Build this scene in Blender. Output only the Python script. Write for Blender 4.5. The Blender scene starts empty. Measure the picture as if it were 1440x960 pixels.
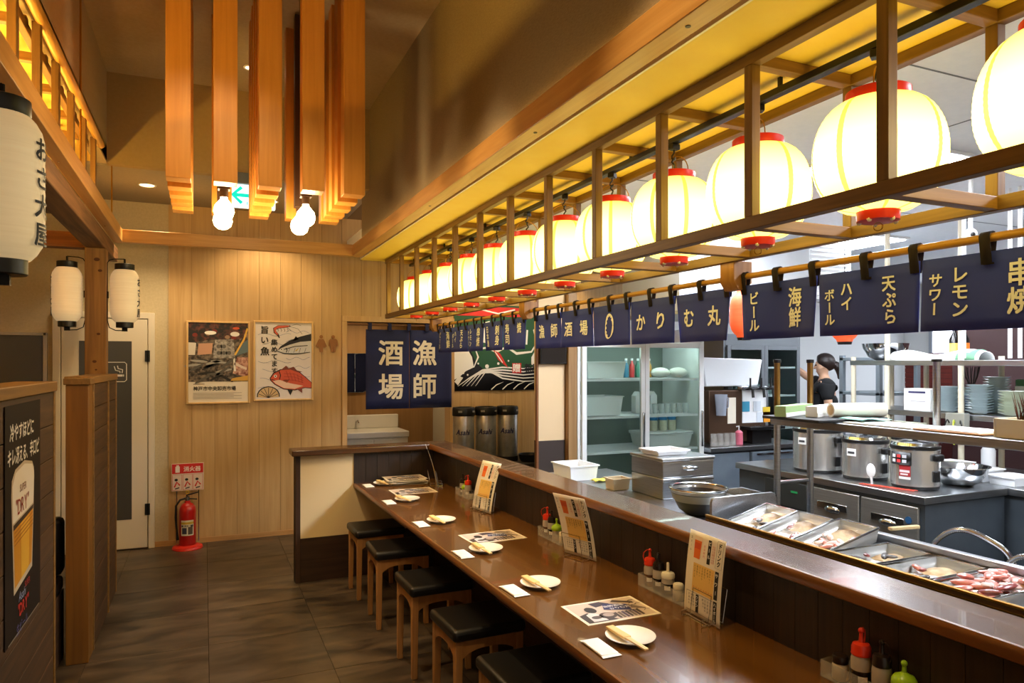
import bpy, bmesh, math, random
from mathutils import Vector, Matrix
random.seed(11)
S = bpy.context.scene
COL = S.collection
PI = math.pi
R = math.radians

# ------------------------------------------------------------------ camera, world, exposure
YAW = math.atan(433 / 989.0)
cam = bpy.data.cameras.new('camera')
cam.sensor_width = 36.0
cam.lens = 989.0 / 1440 * 36
cam.shift_y = 30 / 1440
cam.clip_start = 0.05
camo = bpy.data.objects.new('camera', cam)
COL.objects.link(camo)
camo.location = (0, 0, 1.65)
camo.rotation_euler = (PI / 2, 0, -YAW)
S.camera = camo
W = bpy.data.worlds.new('world')
S.world = W
W.use_nodes = True
W.node_tree.nodes['Background'].inputs[0].default_value = (1.0, 0.80, 0.58, 1)
W.node_tree.nodes['Background'].inputs[1].default_value = 0.34
S.view_settings.view_transform = 'Standard'
S.view_settings.look = 'None'
S.view_settings.exposure = 0.8
S.view_settings.gamma = 1.0
S.view_settings.use_curve_mapping = False

# ------------------------------------------------------------------ materials
def lin(c):
    return tuple(((x / 255) / 12.92 if x / 255 <= .04045 else ((x / 255 + .055) / 1.055) ** 2.4) for x in c)
MATS = {}
def M(name, rgb, rough=.5, metal=0.0, trans=0.0, alpha=1.0, emit=None, es=0.0, coat=0.0, ior=1.45, spec=None):
    if name in MATS: return MATS[name]
    m = bpy.data.materials.new(name); m.use_nodes = True
    p = m.node_tree.nodes['Principled BSDF']
    p.inputs['Base Color'].default_value = (*lin(rgb), 1)
    p.inputs['Roughness'].default_value = rough
    p.inputs['Metallic'].default_value = metal
    p.inputs['Transmission Weight'].default_value = trans
    p.inputs['Alpha'].default_value = alpha
    p.inputs['Coat Weight'].default_value = coat
    p.inputs['IOR'].default_value = ior
    if spec is not None: p.inputs['Specular IOR Level'].default_value = spec
    if emit:
        p.inputs['Emission Color'].default_value = (*lin(emit), 1)
        p.inputs['Emission Strength'].default_value = es
    MATS[name] = m
    return m

def NOI(name, c1, c2, scale=(1, 1, 1), ns=6.0, detail=5, rough=.5, bump=0.0, lo=.3, hi=.7, coat=0.0, rnd=1.0, metal=0.0, distort=0.0, valvar=0.0):
    """noise-mottled procedural material; stretched noise reads as wood grain"""
    if name in MATS: return MATS[name]
    m = bpy.data.materials.new(name); m.use_nodes = True
    nt = m.node_tree; N = nt.nodes; L = nt.links
    p = N['Principled BSDF']
    tc = N.new('ShaderNodeTexCoord'); oi = N.new('ShaderNodeObjectInfo')
    mul = N.new('ShaderNodeVectorMath'); mul.operation = 'SCALE'
    cx = N.new('ShaderNodeCombineXYZ')
    for i in range(3): L.new(oi.outputs['Random'], cx.inputs[i])
    L.new(cx.outputs[0], mul.inputs[0]); mul.inputs['Scale'].default_value = 13.7 * rnd
    add = N.new('ShaderNodeVectorMath'); L.new(tc.outputs['Object'], add.inputs[0]); L.new(mul.outputs[0], add.inputs[1])
    mp = N.new('ShaderNodeMapping'); mp.inputs['Scale'].default_value = scale
    L.new(add.outputs[0], mp.inputs['Vector'])
    no = N.new('ShaderNodeTexNoise'); no.inputs['Scale'].default_value = ns; no.inputs['Detail'].default_value = detail
    no.inputs['Distortion'].default_value = distort
    L.new(mp.outputs[0], no.inputs['Vector'])
    cr = N.new('ShaderNodeValToRGB')
    cr.color_ramp.elements[0].position = lo; cr.color_ramp.elements[0].color = (*lin(c1), 1)
    cr.color_ramp.elements[1].position = hi; cr.color_ramp.elements[1].color = (*lin(c2), 1)
    L.new(no.outputs['Fac'], cr.inputs[0])
    out = cr.outputs[0]
    if valvar:
        hsv = N.new('ShaderNodeHueSaturation'); mr = N.new('ShaderNodeMapRange')
        L.new(oi.outputs['Random'], mr.inputs[0]); mr.inputs[3].default_value = 1 - valvar; mr.inputs[4].default_value = 1 + valvar
        L.new(mr.outputs[0], hsv.inputs['Value']); L.new(out, hsv.inputs['Color']); out = hsv.outputs[0]
    L.new(out, p.inputs['Base Color'])
    p.inputs['Roughness'].default_value = rough; p.inputs['Coat Weight'].default_value = coat; p.inputs['Metallic'].default_value = metal
    if bump:
        b = N.new('ShaderNodeBump'); b.inputs['Strength'].default_value = bump; b.inputs['Distance'].default_value = .004
        L.new(no.outputs['Fac'], b.inputs['Height']); L.new(b.outputs[0], p.inputs['Normal'])
    MATS[name] = m
    return m

def WOOD(name, c1, c2, axis, rough=.5, g=1.0, bump=.15, coat=0.0, valvar=.06, lo=.3, hi=.7):
    sc = {'x': (.7, 14, 14), 'y': (14, .7, 14), 'z': (14, 14, .7)}[axis]
    return NOI(name, c1, c2, scale=tuple(s * g for s in sc), ns=3.0, detail=6, rough=rough, bump=bump, coat=coat, valvar=valvar, distort=.6, lo=lo, hi=hi)

def EMIT(name, rgb, s):
    if name in MATS: return MATS[name]
    m = bpy.data.materials.new(name); m.use_nodes = True
    nt = m.node_tree; nt.nodes.remove(nt.nodes['Principled BSDF'])
    e = nt.nodes.new('ShaderNodeEmission'); e.inputs[0].default_value = (*lin(rgb), 1); e.inputs[1].default_value = s
    nt.links.new(e.outputs[0], nt.nodes['Material Output'].inputs[0])
    MATS[name] = m
    return m

def INK(rgb): return M('print_%d_%d_%d' % rgb, rgb, rough=.6)

# ------------------------------------------------------------------ mesh helpers
class B:
    def __init__(s): s.v = []; s.f = []; s.m = []
    def add(s, vs, fs, m=0):
        n = len(s.v); s.v += [tuple(v) for v in vs]; s.f += [tuple(i + n for i in f) for f in fs]; s.m += [m] * len(fs); return s
    def box(s, x0, x1, y0, y1, z0, z1, m=0):
        return s.add([(x, y, z) for x in (x0, x1) for y in (y0, y1) for z in (z0, z1)],
                     [(0, 1, 3, 2), (4, 6, 7, 5), (0, 4, 5, 1), (2, 3, 7, 6), (0, 2, 6, 4), (1, 5, 7, 3)], m)
    def obox(s, o, ax, ay, az, m=0):
        o, ax, ay, az = map(Vector, (o, ax, ay, az))
        return s.add([o + ax * i + ay * j + az * k for i in (0, 1) for j in (0, 1) for k in (0, 1)],
                     [(0, 1, 3, 2), (4, 6, 7, 5), (0, 4, 5, 1), (2, 3, 7, 6), (0, 2, 6, 4), (1, 5, 7, 3)], m)
    def lathe(s, prof, seg=24, m=0, c=(0, 0, 0), sx=1.0, sy=1.0):
        vs = []; rows = []
        for r, z in prof:
            if r < 1e-6: rows.append([len(vs)]); vs.append((c[0], c[1], c[2] + z))
            else:
                rows.append(list(range(len(vs), len(vs) + seg)))
                vs += [(c[0] + r * sx * math.cos(2 * PI * i / seg), c[1] + r * sy * math.sin(2 * PI * i / seg), c[2] + z) for i in range(seg)]
        fs = []
        for a, b in zip(rows, rows[1:]):
            for i in range(seg):
                j = (i + 1) % seg
                if len(a) == 1 and len(b) == 1: continue
                if len(a) == 1: fs.append((a[0], b[j], b[i]))
                elif len(b) == 1: fs.append((a[i], a[j], b[0]))
                else: fs.append((a[i], a[j], b[j], b[i]))
        return s.add(vs, fs, m)
    def tube(s, pts, r, seg=8, m=0, closed=False):
        pts = [Vector(p) for p in pts]; n = len(pts)
        rr = r if isinstance(r, (list, tuple)) else [r] * n
        vs = []; up = None
        for i, p in enumerate(pts):
            if closed: t = pts[(i + 1) % n] - pts[i - 1]
            else: t = pts[min(i + 1, n - 1)] - pts[max(i - 1, 0)]
            t.normalize()
            if up is None: up = Vector((0, 0, 1)) if abs(t.z) < .9 else Vector((1, 0, 0))
            a = t.cross(up)
            if a.length < 1e-5: a = t.orthogonal()
            a.normalize(); b = a.cross(t); up = b
            vs += [p + (a * math.cos(2 * PI * k / seg) + b * math.sin(2 * PI * k / seg)) * rr[i] for k in range(seg)]
        fs = []
        for i in range(n if closed else n - 1):
            for k in range(seg):
                k2 = (k + 1) % seg; j = (i + 1) % n
                fs.append((i * seg + k, j * seg + k, j * seg + k2, i * seg + k2))
        if not closed: fs += [tuple(range(seg)), tuple(range((n - 1) * seg, n * seg))[::-1]]
        return s.add(vs, fs, m)
    def prism(s, poly, a, b, plane='xy', m=0):
        f = {'xy': lambda u, v, w: (u, v, w), 'xz': lambda u, v, w: (u, w, v), 'yz': lambda u, v, w: (w, u, v)}[plane]
        n = len(poly); vs = [f(u, v, a) for u, v in poly] + [f(u, v, b) for u, v in poly]
        fs = [tuple(range(n))[::-1], tuple(range(n, 2 * n))] + [(i, (i + 1) % n, n + (i + 1) % n, n + i) for i in range(n)]
        return s.add(vs, fs, m)
    def ball(s, c, r, m=0, seg=12, rings=8, sc=(1, 1, 1)):
        t = B(); t.lathe([(r * math.sin(PI * i / rings), -r * math.cos(PI * i / rings)) for i in range(rings + 1)], seg)
        return s.add([(c[0] + v[0] * sc[0], c[1] + v[1] * sc[1], c[2] + v[2] * sc[2]) for v in t.v], t.f, m)
    def grid(s, fn, nu, nv, m=0, thick=None):
        vs = [fn(i / nu, j / nv) for i in range(nu + 1) for j in range(nv + 1)]
        fs = [(i * (nv + 1) + j, (i + 1) * (nv + 1) + j, (i + 1) * (nv + 1) + j + 1, i * (nv + 1) + j + 1) for i in range(nu) for j in range(nv)]
        return s.add(vs, fs, m)
    def tf(s, mat):
        s.v = [tuple(mat @ Vector(v)) for v in s.v]; return s
    def mesh(s, name, smooth=True):
        me = bpy.data.meshes.new(name); me.from_pydata(s.v, [], s.f)
        me.polygons.foreach_set('material_index', s.m)
        me.validate()
        bm = bmesh.new(); bm.from_mesh(me); bmesh.ops.recalc_face_normals(bm, faces=bm.faces); bm.to_mesh(me); bm.free()
        if smooth:
            me.shade_smooth(); me.set_sharp_from_angle(angle=R(38))
        return me

def ob(name, b, mats, parent=None, loc=(0, 0, 0), rot=(0, 0, 0), bev=0.0, smooth=True, seg=2, solid=0.0, label=None):
    me = b if isinstance(b, bpy.types.Mesh) else b.mesh(name, smooth)
    if not isinstance(mats, (list, tuple)): mats = [mats]
    if not me.materials:
        for m in mats: me.materials.append(m)
    o = bpy.data.objects.new(name, me); COL.objects.link(o)
    o.location = loc; o.rotation_euler = rot
    if parent is not None: o.parent = parent
    if solid:
        md = o.modifiers.new('solid', 'SOLIDIFY'); md.thickness = solid; md.offset = 0
    if bev:
        md = o.modifiers.new('bevel', 'BEVEL'); md.width = bev; md.segments = seg; md.limit_method = 'ANGLE'; md.angle_limit = R(40)
        md.harden_normals = False
    if label: o['label'] = label
    return o
def tag(o, label, cat, group=None):
    o['label'] = label; o['category'] = cat
    if group: o['group'] = group
    return o
def thing(name, label, cat, loc=(0, 0, 0), rz=0.0, group=None, rot=None):
    o = bpy.data.objects.new(name, None); COL.objects.link(o); o.empty_display_size = .05
    o.location = loc; o.rotation_euler = rot if rot else (0, 0, rz)
    return tag(o, label, cat, group)
def struct(name, b, mats, parent=None, bev=0.0, **k):
    o = ob(name, b, mats, parent, bev=bev, **k)
    if parent is None: o['kind'] = 'structure'
    return o
def dup(root, loc, rz=0.0, label=None, rot=None):
    def cp(o, par):
        c = o.copy(); COL.objects.link(c)
        if par is not None: c.parent = par
        for ch in KIDS.get(o.name, []): cp(ch, c)
        return c
    KIDS = {}
    for o in root.children_recursive: KIDS.setdefault(o.parent.name, []).append(o)
    r = cp(root, None); r.location = loc; r.rotation_euler = rot if rot else (0, 0, rz)
    if label: r['label'] = label
    return r

# ------------------------------------------------------------------ lettering
CHARS = sorted(set('漁師酒場かりむ丸ビール海鮮ハイボル天ぷらレモンサワー串焼日本刺身寿司煮付揚げ冷やすほどにキレ冴える、辛口お神戸市中央卸売旨い魚集めてます消火器ドリンク贈新居浜さ大屋生中泡盛梅芋麦茶割杯円鯛鯖海老帆立穴子今の食べ方おすめ一品盛合せ鍋物SUPERDRYAsahi"0123456789←円' + 'GsuMNtowxVLpmn'))
GL = {}
def make_glyphs():
    tmp = []
    for bold in (.012,):
        for ch in CHARS:
            cu = bpy.data.curves.new('g', 'FONT'); cu.body = ch; cu.size = 1.0; cu.offset = 0.0; cu.resolution_u = 2; cu.fill_mode = 'FRONT'
            o = bpy.data.objects.new('g', cu); COL.objects.link(o); tmp.append((ch, bold, o))
    dg = bpy.context.evaluated_depsgraph_get()
    for ch, bold, o in tmp:
        me = o.evaluated_get(dg).to_mesh()
        vs = [(v.co.x, v.co.y) for v in me.vertices]; fs = [tuple(p.vertices) for p in me.polygons]
        xs = [v[0] for v in vs] or [0, .3]
        GL[ch, bold] = (vs, fs, min(xs), max(xs))
        o.evaluated_get(dg).to_mesh_clear()
    for ch, bold, o in tmp:
        cu = o.data; bpy.data.objects.remove(o); bpy.data.curves.remove(cu)
make_glyphs()

class Print:
    """flat ink shapes, layered a fraction of a millimetre apart, built as one mesh of several inks"""
    def __init__(s, gap=.0006): s.it = []; s.gap = gap
    def poly(s, pts, col, lay=1): s.it.append((list(pts), [tuple(range(len(pts)))], col, lay)); return s
    def rect(s, x0, x1, y0, y1, col, lay=1): return s.poly([(x0, y0), (x1, y0), (x1, y1), (x0, y1)], col, lay)
    def ell(s, cx, cy, rx, ry, col, lay=1, n=20, a0=0, rot=0):
        c, k = math.cos(rot), math.sin(rot)
        return s.poly([(cx + rx * math.cos(t) * c - ry * math.sin(t) * k, cy + rx * math.cos(t) * k + ry * math.sin(t) * c) for t in [2 * PI * i / n for i in range(n)]], col, lay)
    def line(s, pts, w, col, lay=1):
        ps = [Vector(p) for p in pts]; L = []; Rr = []
        ws = w if isinstance(w, (list, tuple)) else [w] * len(ps)
        for i, p in enumerate(ps):
            t = ps[min(i + 1, len(ps) - 1)] - ps[max(i - 1, 0)]; t = t.normalized(); n = Vector((-t.y, t.x)) * ws[i] / 2
            L.append(tuple(p + n)); Rr.append(tuple(p - n))
        k = len(ps); vs = L + Rr
        s.it.append((vs, [(i, i + 1, k + i + 1, k + i) for i in range(k - 1)], col, lay)); return s
    def text(s, st, x, y, h, col, lay=2, vert=False, bold=.012, sx=1.0, pitch=1.0, slant=0.0):
        """x, y = left baseline of the first character (horizontal) or top left (vertical)"""
        for ch in st:
            if (ch, .012) not in GL:
                x += h * .4; continue
            vs, fs, a, b = GL[ch, .012]
            x_, y_ = x, y
            if vert:
                if ch == 'ー': q = [(x + h * sx * (.5 + (.38 - v[1]) * 1.0), y - h * .5 + h * (.5 - v[0])) for v in vs]
                else: q = [(x + v[0] * h * sx, y - h * .86 + v[1] * h) for v in vs]
                y -= h * pitch
            else:
                cjk = ord(ch) > 0x2fff or ch in '←'
                off = 0 if cjk else a - .03
                q = [(x + (v[0] - off + slant * v[1]) * h * sx, y + v[1] * h) for v in vs]
                x += h * sx * pitch * (1.0 if cjk else (b - a + .08))
            if bold > .02:
                e = h * .019
                for i_, (ox, oy) in enumerate(((e, e), (-e, e), (e, -e), (-e, -e))): s.it.append(([(p[0] + ox, p[1] + oy) for p in q], fs, col, lay + .22 * i_))
            else: s.it.append((q, fs, col, lay))
        return s
    def build(s, name, parent, fn=None, cuts=None, loc=(0, 0, 0), rot=(0, 0, 0), label=None):
        """fn maps (x, y, lift) to local space; default stands in the XZ plane facing -Y"""
        fn = fn or (lambda x, y, d: (x, -d, y))
        cols = []; b = B()
        for vs, fs, col, lay in s.it:
            if col not in cols: cols.append(col)
            b.add([(v[0], v[1], lay * s.gap) for v in vs], fs, cols.index(col))
        me = bpy.data.meshes.new(name); me.from_pydata(b.v, [], b.f); me.polygons.foreach_set('material_index', b.m)
        if cuts:
            bm = bmesh.new(); bm.from_mesh(me)
            for ax, vals in cuts:
                for v in vals:
                    bmesh.ops.bisect_plane(bm, geom=bm.verts[:] + bm.edges[:] + bm.faces[:], plane_co=(v, 0, 0) if ax == 'x' else (0, v, 0), plane_no=(1, 0, 0) if ax == 'x' else (0, 1, 0))
            bm.to_mesh(me); bm.free()
        for v in me.vertices: v.co = fn(v.co.x, v.co.y, v.co.z)
        for c in cols: me.materials.append(c if isinstance(c, bpy.types.Material) else INK(c))
        return ob(name, me, [], parent, loc, rot, label=label)

# ------------------------------------------------------------------ shared materials
beamY = WOOD('timber_amber_y', (188, 134, 64), (208, 156, 84), 'y', rough=.42)
beamX = WOOD('timber_amber_x', (188, 134, 64), (208, 156, 84), 'x', rough=.42)
stickZ = WOOD('timber_stick', (198, 130, 46), (214, 148, 60), 'z', rough=.4)
roughY = WOOD('rough_timber_y', (92, 62, 36), (140, 98, 58), 'y', rough=.7, bump=.4, g=.7)
roughX = WOOD('rough_timber_x', (112, 68, 34), (160, 104, 54), 'x', rough=.7, bump=.4, g=.7)
roughZ = WOOD('rough_timber_z', (108, 74, 34), (158, 114, 56), 'z', rough=.65, bump=.4, g=.7)
lattY = WOOD('lattice_timber_y', (98, 68, 24), (132, 96, 40), 'y', rough=.5)
lattX = WOOD('lattice_timber_x', (112, 78, 28), (146, 106, 44), 'x', rough=.5)
lattZ = WOOD('lattice_timber_z', (98, 68, 24), (132, 96, 40), 'z', rough=.5)
boardZ = WOOD('pale_board', (182, 145, 90), (200, 164, 110), 'z', rough=.5, g=.7, bump=.05, valvar=.035)
darkZ = WOOD('dark_plank_z', (30, 19, 10), (50, 33, 18), 'z', rough=.5, g=1.4)
darkY = WOOD('dark_plank_y', (50, 32, 19), (74, 50, 32), 'y', rough=.6)
tableY = WOOD('lacquered_table', (86, 52, 17), (104, 65, 23), 'y', rough=.22, g=.45, bump=.03, coat=.3)
ledgeY = WOOD('lacquered_ledge', (72, 46, 22), (92, 60, 32), 'y', rough=.27, g=.6, bump=.05, coat=.3)
ledgeX = WOOD('lacquered_ledge_x', (72, 46, 22), (92, 60, 32), 'x', rough=.27, g=.6, bump=.05, coat=.3)
nosing = WOOD('ledge_nosing', (92, 52, 20), (120, 72, 30), 'y', rough=.3, bump=.03)
railY = WOOD('partition_rail', (112, 78, 30), (142, 102, 46), 'y', rough=.5)
plankY = WOOD('partition_plank', (56, 35, 15), (88, 58, 28), 'y', rough=.65, g=.8, bump=.3)
beige = NOI('beige_wallpaper', (190, 174, 140), (200, 184, 150), ns=60, rough=.85, bump=.08)
grey_up = NOI('grey_plaster', (168, 148, 116), (176, 156, 124), ns=50, rough=.9, bump=.08)
grey_ceil = NOI('grey_ceiling_paint', (152, 140, 122), (158, 146, 128), ns=40, rough=.9)
dark_wp = NOI('taupe_fabric_wall', (132, 116, 88), (150, 133, 102), scale=(1, 1, 6), ns=60, rough=.9, bump=.1)
white_wall = M('white_panel', (226, 220, 206), rough=.6)
kit_ceil = NOI('kitchen_ceiling_white', (232, 236, 240), (238, 241, 244), ns=30, rough=.8)
kit_wall = M('kitchen_wall_white', (212, 214, 214), rough=.6)
black = M('black_plastic', (18, 17, 17), rough=.4)
leather = NOI('black_leatherette', (15, 14, 13), (21, 19, 18), ns=180, rough=.38, bump=.05)
steel = NOI('brushed_steel', (168, 170, 172), (190, 192, 194), scale=(1, 1, 30), ns=8, rough=.28, metal=1.0)
steelY = NOI('brushed_steel_sheet', (156, 158, 162), (180, 182, 186), scale=(30, 1, 30), ns=6, rough=.33, metal=1.0)
chrome = M('polished_steel', (200, 202, 204), rough=.12, metal=1.0)
white_pl = M('white_plastic', (232, 234, 236), rough=.35)
glass = M('clear_glass', (225, 238, 234), rough=.03, trans=1.0, ior=1.1)
paper = M('paper', (236, 226, 206), rough=.7)
navy = NOI('indigo_cloth', (20, 26, 66), (27, 35, 82), scale=(1, 1, 1), ns=200, rough=.85)
navy2 = NOI('faded_indigo_cloth', (40, 56, 160), (54, 66, 156), ns=4, rough=.85)
cream_ink = (246, 246, 250)
iron = M('black_iron', (22, 20, 19), rough=.5, metal=.6)
brass = M('brass_trim', (176, 130, 48), rough=.3, metal=.9)

# ------------------------------------------------------------------ the setting
YB = 7.07
floor = struct('floor', B().box(-3.2, 9.3, -3.0, 9.0, -.08, -.004), M('grout', (38, 33, 29), rough=.9))
tileM = NOI('slate_vinyl_tile', (40, 33, 27), (92, 77, 60), scale=(.9, 2.4, 1), ns=3.0, detail=8, rough=.36, bump=.05, valvar=.14, distort=.7, lo=.35, hi=.68)
P_ = .62; tile = None
for i in range(-5, 3):
    for j in range(-5, 12):
        x = .026 + i * P_; y = 5.10 - P_ * 7 + (j - 1) * P_
        if y > 7.4 or y < -2: continue
        if tile is None:
            tile = B().box(0, P_ - .003, 0, P_ - .003, -.004, 0).mesh('tile'); tile.materials.append(tileM)
        t = bpy.data.objects.new('tile', tile); COL.objects.link(t); t.parent = floor; t.location = (x, y, 0)

wb = B()
wb.box(-3.2, -.294, YB, YB + .14, 0, 3.3, 0).box(-.294, 1.296, YB, YB + .14, 0, 3.3, 1)
wb.box(1.296, 2.374, YB, YB + .14, 2.06, 3.3, 1).box(2.374, 4.6, YB, YB + .14, 0, 3.3, 0).box(4.6, 9.3, YB, YB + .14, 0, 3.3, 2)
wall_back = struct('wall_back', wb, [beige, M('board_backing', (120, 90, 52), rough=.8), kit_wall])
def boards(x0, x1, n, z0, z1):
    w = (x1 - x0) / n
    me = B().box(0, w - .0025, -.009, 0, z0, z1).mesh('board'); me.materials.append(boardZ)
    for k in range(n):
        o = bpy.data.objects.new('board', me); COL.objects.link(o); o.parent = wall_back; o.location = (x0 + k * w, YB, 0)
boards(-.294, 1.25, 8, .045, 3.08)
boards(1.25, 2.42, 6, 2.115, 3.08)
boards(2.42, 4.6, 11, .045, 2.75)
struct('baseboard_back', B().box(-.41, 1.25, YB - .016, YB, 0, .045), WOOD('oak_skirting', (176, 130, 76), (196, 150, 94), 'x'))
wl = struct('wall_left', B().box(-3.3, -3.2, -3, YB, 0, 3.3), beige)
struct('wall_right', B().box(9.3, 9.4, -3, YB, 0, 3.0), kit_wall)

# ceilings: high recess over the aisle, lower ceilings around it
struct('ceiling', B().box(-.9, 1.5, -3.0, 5.9, 3.74, 3.84), grey_up)
struct('ceiling_low', B().box(-3.2, 1.3, 5.85, YB + .1, 3.08, 3.18), grey_ceil)
struct('ceiling_side', B().box(-3.2, -.64, -3.0, 5.85, 3.10, 3.2), NOI('warm_ceiling_paper', (232, 190, 84), (236, 196, 92), ns=20, rough=.8))
struct('wall_recess_right', B().box(1.25, 1.335, -3.0, 6.1, 2.70, 3.74), dark_wp)
struct('wall_recess_left', B().box(-.72, -.64, -3.0, 5.79, 3.08, 3.74), grey_up)
struct('wall_recess_back', B().box(-.64, 1.25, 5.79, 5.86, 3.08, 3.74), NOI('ochre_bulkhead_paint', (160, 134, 88), (166, 140, 94), ns=40, rough=.9))
soff = B(); rc = .05
pts = [(1.327, -3.0), (2.03, -3.0), (2.03, 6.57)] + [(1.327 + rc - rc * math.sin(a), 6.57 - rc + rc * math.cos(a)) for a in [PI / 2 * i / 5 for i in range(6)]]
soff.prism(pts, 2.607, 2.645)
struct('ceiling_soffit', soff, NOI('pale_yellow_soffit', (246, 208, 78), (248, 214, 88), ns=12, rough=.6))
struct('trim_1', B().box(1.318, 1.3268, -3, 6.52, 2.606, 2.646), M('white_edge_strip', (236, 230, 226), rough=.4))
struct('ceiling_kitchen', B().box(1.3, 9.3, -3.0, YB + .1, 2.76, 2.86), kit_ceil)
for k, (x, y0, y1) in enumerate([(3.2, -1, 5.2), (4.1, -1, 5.2), (5.0, -1, 6.9)]):
    struct('trim_%d' % (10 + k), B().box(x, x + .006, y0, y1, 2.757, 2.76), M('ceiling_joint', (120, 124, 130), rough=.8))
for k, y in enumerate((1.8, 3.6)):
    struct('trim_%d' % (14 + k), B().box(2.1, 6.5, y, y + .006, 2.757, 2.76), MATS['ceiling_joint'])

# suspended timber frame around the recess
struct('trim_2', B().box(1.21, 1.293, -3.0, 6.36, 2.60, 2.70), beamY, bev=.003)
struct('trim_3', B().box(-.655, -.588, -3.0, 6.36, 2.60, 2.70), beamY, bev=.003)
struct('trim_4', B().box(-.588, 1.21, 6.29, 6.36, 2.60, 2.70), beamX, bev=.003)
for k, y in enumerate((1.05, 1.62, 2.62, 4.1)):
    e = ob('bolt_hole', B().lathe([(0, 0), (.008, 0), (.008, .002), (0, .002)], 12), M('bolt_dark', (40, 26, 14)), bpy.data.objects['trim_2'], loc=(1.252, y, 2.598))
for k, y in enumerate((2.9, 3.9, 5.6)):
    ob('screw', B().lathe([(0, 0), (.006, 0), (.004, .003), (0, .003)], 10), chrome, bpy.data.objects['trim_3'], loc=(-.63, y, 2.597))

# doorway to the washroom
dw = B(); dw.box(1.25, 1.30, YB - .03, YB + .15, 0, 2.06).box(2.37, 2.42, YB - .03, YB + .15, 0, 2.06).box(1.25, 2.42, YB - .03, YB + .15, 2.06, 2.115)
struct('trim_5', dw, WOOD('oak_door_frame', (190, 150, 96), (208, 170, 116), 'z', g=.6), bev=.003)
wr = B(); wr.box(.9, 3.0, 8.45, 8.55, 0, 2.5, 0).box(.9, 1.0, YB + .14, 8.45, 0, 2.5, 0).box(2.62, 2.72, YB + .14, 8.45, 0, 2.5, 1).box(.9, 3.0, YB + .14, 8.55, 2.5, 2.6, 1)
struct('wall_washroom', wr, [WOOD('washroom_brown_wall', (150, 112, 66), (166, 126, 78), 'z', g=.5, bump=.02), M('washroom_cream', (206, 200, 178), rough=.7)])

# white door with a dark grey glass, left of the boarded wall
d = struct('door_1', B().box(-1.115, -.462, YB - .035, YB, .012, 2.035), M('door_white', (224, 214, 194), rough=.5), bev=.002)
fr = B(); fr.box(-1.18, -1.122, YB - .04, YB, 0, 2.095).box(-.455, -.405, YB - .04, YB, 0, 2.095).box(-1.122, -.455, YB - .04, YB, 2.042, 2.095)
ob('door_frame', fr, MATS['door_white'], d, bev=.003)
ob('glass_panel', B().box(-.985, -.585, YB - .038, YB - .02, .27, 1.84), M('smoked_glass', (72, 70, 66), rough=.3), d)
for z in (1.66, .30):
    ob('hinge', B().lathe([(0, 0), (.011, 0), (.011, .1), (0, .1)], 10).box(-.03, 0, -.002, .003, 0, .1), black, d, loc=(-.452, YB - .043, z))
ob('handle', B().tube([(-1.06, YB - .035, 1.0), (-1.06, YB - .075, 1.0), (-.95, YB - .075, 1.0)], .009), chrome, d)
pr = Print()
wt = (226, 222, 214)
for a, bq in (((-.80, -.628, 1.645, 1.652)), ((-.80, -.628, 1.470, 1.477))) if False else ():
    pass
pr.line([(-.79, 1.655), (-.64, 1.655), (-.625, 1.64), (-.625, 1.50), (-.64, 1.485), (-.79, 1.485), (-.805, 1.50), (-.805, 1.64), (-.79, 1.655)], .006, wt)
pr.rect(-.775, -.655, 1.53, 1.548, wt).rect(-.652, -.645, 1.53, 1.548, wt)
pr.line([(-.66, 1.56), (-.655, 1.59), (-.69, 1.6), (-.695, 1.625)], .008, wt).line([(-.676, 1.56), (-.675, 1.575), (-.71, 1.585), (-.72, 1.62)], .007, wt)
pr.build('smoking_pictogram', d, loc=(0, YB - .0395, 0), label='white smoking room pictogram')
# pane with an aluminium frame, far left
w1 = struct('window_1', B().box(-2.2, -1.245, YB - .012, YB, .9, 1.88), M('dim_pane', (86, 82, 74), rough=.25))
f = B(); f.box(-2.24, -1.225, YB - .03, YB, 1.88, 1.905).box(-1.25, -1.22, YB - .03, YB, .87, 1.905).box(-2.24, -1.225, YB - .03, YB, .87, .9)
ob('window_frame', f, M('aluminium', (176, 170, 160), rough=.4, metal=.5), w1, bev=.003)

# ------------------------------------------------------------------ lamps of the room
def downlight(x, y, z, tx, ty, tz, W_, col=(1, .74, .42), size=60, blend=.6, label='', r=.045, name='recessed_downlight'):
    t = thing(name, label, 'downlight', (x, y, z))
    ob('trim_ring', B().lathe([(r, 0), (r + .012, -.002), (r + .012, -.008), (r, -.008)], 24), M('lamp_white', (230, 226, 218), rough=.4), t)
    ob('lens', B().lathe([(0, -.003), (r, -.003), (r, -.001), (0, -.001)], 24), EMIT('lamp_glow', (255, 224, 170), 6), t)
    l = bpy.data.lights.new('lamp', 'SPOT'); l.energy = W_; l.color = col; l.spot_size = R(size); l.spot_blend = blend; l.shadow_soft_size = .05
    lo = bpy.data.objects.new('lamp', l); COL.objects.link(lo); lo.parent = t; lo.location = (0, 0, -.03)
    lo.rotation_euler = (Vector((tx, ty, tz)) - Vector((x, y, z))).to_track_quat('-Z', 'Y').to_euler()
    return t
downlight(-.42, 6.35, 3.08, -.5, 6.8, 0, 34, size=95, label='round downlight in low ceiling beside the hanging rod', r=.055)
downlight(.55, 6.55, 3.08, .5, 7.0, 1.2, 26, size=110, label='round downlight hidden behind the hanging timber sticks, above the posters')
downlight(.30, 5.30, 3.74, 1.35, 4.9, .7, 70, size=50, label='small spotlight on the recess ceiling behind the second timber stick', name='ceiling_spotlight', r=.035)
downlight(.62, 2.9, 3.74, 1.40, 3.3, .7, 62, size=46, label='ceiling spotlight over the middle of the counter', name='ceiling_spotlight', r=.035)
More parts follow.
